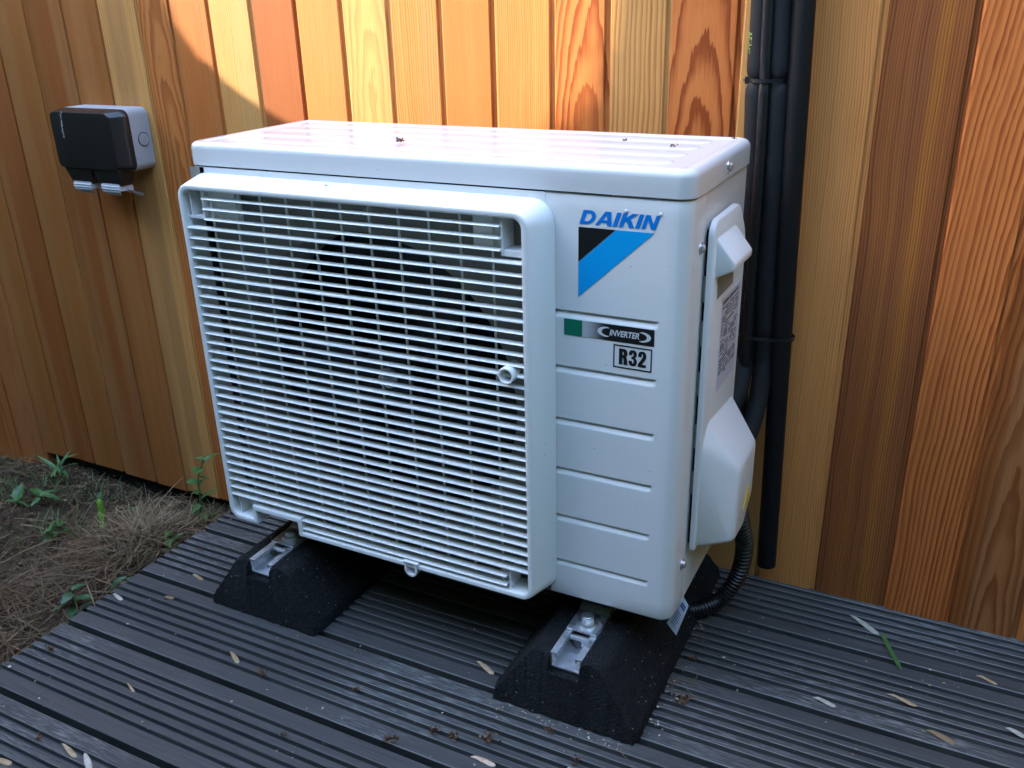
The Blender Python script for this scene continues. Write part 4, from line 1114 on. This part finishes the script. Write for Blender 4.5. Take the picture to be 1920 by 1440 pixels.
# ------------------------------------------------------------------ fallen seeds, blossom and specks on the deck and lid
def samara(L, w_):
    """winged seed: plump end tapering into a thin wing"""
    vv, ff = [], []; n_ = 10
    for i in range(n_+1):
        t = i/n_
        ww = w_*(.55*math.sin(math.pi*min(1, t/.42)) if t < .3 else .62+.38*math.sin(math.pi*(t-.25)/.80))*(1 if 0 < i < n_ else .1)
        th = .0016*math.exp(-((t-.22)/.13)**2)+.00035
        z = .0012*math.sin(t*5)
        for s_, k_ in ((-1, 0), (-.5, 1), (0, 1.2), (.5, 1), (1, 0)): vv.append((L*(t-.5), s_*ww*.5, z+th*k_+.0004))
    for i in range(n_):
        for j in range(4): a = i*5+j; ff.append((a, a+1, a+6, a+5))
    me = pyd('samara', vv, ff); return me
def seed(x, y, rot, L, w_, mat, label, name='winged_seed', cat='seed', z=.0004, tip=0.0):
    o = obj(name, samara(L*.95, w_*.78), mat, smooth=60); o.location = (x, y, z); o.rotation_euler = (tip, 0, rot)
    sm_ = o.modifiers.new('thickness', 'SOLIDIFY'); sm_.thickness = .0004
    return tag(o, label, cat, 'fallen seeds and petals')
S = M['seed']; SPL = M['seedpale']
seed(.858, .268, -.55, .052, .0125, SPL, 'largest pale dry leaf on the deck, above the green grass blade', 'dry_leaf', 'leaf')
seed(1.011, .218, -.2, .026, .007, S, 'orange tan winged seed on the deck nearest the right edge of the picture')
seed(.918, .135, -.15, .038, .008, S, 'slim tan winged seed in a groove right of the pale green one')
seed(.833, .091, -.1, .030, .009, SPL, 'pale greenish winged seed on wet board right of the right foot', z=.0006)
seed(.423, -.032, -.35, .036, .010, S, 'brownish winged seed on the board left of the right rubber foot')
seed(.106, -.158, -.45, .030, .009, S, 'curved pale seed on the deck in front of the left rubber foot')
seed(.024, -.261, -.30, .024, .004, S, 'thin straw coloured twig of seed in a groove at lower left', 'twig', 'twig')
seed(.496, -.173, .05, .034, .009, M['seedpink'], 'pinkish white petal at the bottom edge below the unit', 'petal', 'petal')
seed(.043, -.370, -.2, .036, .008, S, 'upper of two overlapping winged seeds at the bottom left')
seed(.077, -.372, -.5, .032, .010, SPL, 'lower of two overlapping winged seeds at the bottom left')
seed(-.015, -.416, .2, .030, .010, S, 'tan seed cut off by the bottom left corner of the picture')
seed(-.077, -.040, -.1, .026, .008, S, 'tan seed on the board beside the left rubber foot')
seed(-.150, -.129, -.15, .026, .008, SPL, 'white tailed seed on the deck close to its left edge')
seed(-.077, -.098, .5, .016, .010, M['chip'], 'small brown husk on the ridges near the deck left edge', 'husk', 'husk')
seed(1.043, .134, -.2, .024, .010, SPL, 'pale smear of petal on the deck at lower right edge', 'petal', 'petal')
seed(.965, .090, -.2, .036, .012, M['chip'], 'grey crumpled leaf scrap on the wet board at lower right', 'dry_leaf', 'leaf')
gb = obj('grass_blade', pyd('g', *(lambda V, F: (ribbon(V, F, (.883, .2525, .004), -1.20, .074, .0044, .06, .02, 6, .5), (V, F))[1])([], [])), M['stalk'])
gb.data.materials[0] = M['leaf']
tag(gb, 'single green grass blade lying across the deck boards at right', 'grass blade')
def blossom(x, y, s_, label, z=.0005):
    vv, ff = [], []
    for i in range(22):
        a = rs.uniform(0, 6.28); e = rs.uniform(-.2, 1.2); c = Vector((rs.gauss(0, .35), rs.gauss(0, .35), abs(rs.gauss(.25, .25))))*s_
        d = Vector((math.cos(a)*math.cos(e), math.sin(a)*math.cos(e), math.sin(e)))*s_*rs.uniform(.35, .75); t = d.cross(Vector((rs.uniform(-1, 1), rs.uniform(-1, 1), 1))).normalized()*s_*rs.uniform(.10, .26)
        n0 = len(vv); vv += [c, c+d*.5+t, c+d+Vector((0, 0, s_*.05)), c+d*.5-t]; ff.append((n0, n0+1, n0+2, n0+3))
    mz = min(p.z for p in vv)
    o = obj('withered_blossom', pyd('b', [(p.x, p.y, p.z-mz) for p in vv], ff), M['blossom']); o.location = (x, y, z)
    return tag(o, label, 'blossom', 'withered blossoms')
for x, y, s_, lb in ((.163, -.170, .008, 'brown withered blossom on the deck between the two rubber feet, left one'), (.293, -.140, .006, 'small brown blossom on the deck under the middle of the grille'),
    (.381, -.195, .010, 'leftmost of the four brown blossoms in front of the right foot'), (.422, -.157, .009, 'second of the four brown blossoms in front of the right foot'),
    (.447, -.157, .008, 'third of the four brown blossoms in front of the right foot'), (.487, -.141, .011, 'largest and rightmost of the four brown blossoms before the right foot'),
    (.676, .016, .010, 'brown blossom on the grooves just right of the right rubber foot'), (-.136, -.255, .008, 'reddish blossom near the left deck edge at lower left'),
    (-.006, -.372, .008, 'brown husk like blossom above the two overlapping seeds'), (.594, -.130, .008, 'brown blossom at the bottom edge in front of the right foot'),
    (-.126, .020, .006, 'tiny brown blossom on the deck left of the left rubber foot'), (.546, -.098, .007, 'orange brown blossom at the front base of the right foot'),
    (.666, .096, .008, 'dry blossom tangle where the conduit meets the right foot'), (.259, -.242, .005, 'tiny dark blossom at the bottom edge left of centre')):
    blossom(x, y, s_, lb)
blossom(.278, .074, .0072, 'dark withered blossom lying on top of the white lid', ZT+.0006)
for i, (x, y, s_, lb) in enumerate(((.596, .135, .0050, 'orange petal curl on the right part of the lid'), (.529, .161, .0040, 'thin dark twig crumb on the lid right of centre'), (.644, .209, .0032, 'dark crumb by the rear right lid corner'))):
    blossom(x, y, s_, lb, ZT+.0006)
blossom(.226, -.012, .0032, 'tiny dark crumb on the sloping top of the grille frame', .6142)
# fine specks
vs_, fs_ = [], []
def speck(x, y, z, s_):
    n0 = len(vs_); a = rs.uniform(0, 6.3)
    for j in range(4): vs_.append((x+s_*math.cos(a+j*1.57)*rs.uniform(.5, 1.3), y+s_*math.sin(a+j*1.57)*rs.uniform(.5, 1.3), z+rs.uniform(0, .6)*s_))
    fs_.append((n0, n0+1, n0+2, n0+3))
for i in range(420):
    x, y = rs.uniform(-.16, 1.15), rs.uniform(-.42, .31)
    speck(x, y, .0006, rs.choice([.0006, .0009, .0009, .0014, .0022]))
for i in range(60): speck(rs.gauss(.650, .012), rs.uniform(-.06, .2), .0006, rs.uniform(.0008, .0022))
for i in range(40): speck(rs.uniform(.46, .64), -.082+rs.uniform(-.010, .003), .0006, rs.uniform(.0008, .002))
for i in range(34): speck(rs.uniform(.03, .63), rs.uniform(.02, .22), ZT+.0006, rs.choice([.0004, .0006, .0009]))
tag(obj('debris_specks', pyd('specks', vs_, fs_), M['speck']), 'tiny specks of dirt and plant debris scattered on deck and lid', 'debris', kind='stuff')
vs_, fs_ = [], []
for i in range(70):
    x, y = rs.uniform(-.1, 1.1), rs.uniform(-.4, .3)
    ribbon(vs_, fs_, (x, y, .0008), rs.uniform(0, 6.3), rs.uniform(.006, .022), rs.uniform(.0004, .0008), .05, rs.uniform(-.4, .4), 3, 0)
for i in range(26):
    ribbon(vs_, fs_, (rs.gauss(.665, .01), rs.uniform(.02, .16), .0012), rs.uniform(0, 6.3), rs.uniform(.015, .04), rs.uniform(.0005, .0010), .15, rs.uniform(-.5, .5), 4, 0)
tag(obj('straw_bits', pyd('straw_bits', vs_, fs_), M['straw']), 'fine dry fibres and straw bits lying on the deck', 'straw', kind='stuff')
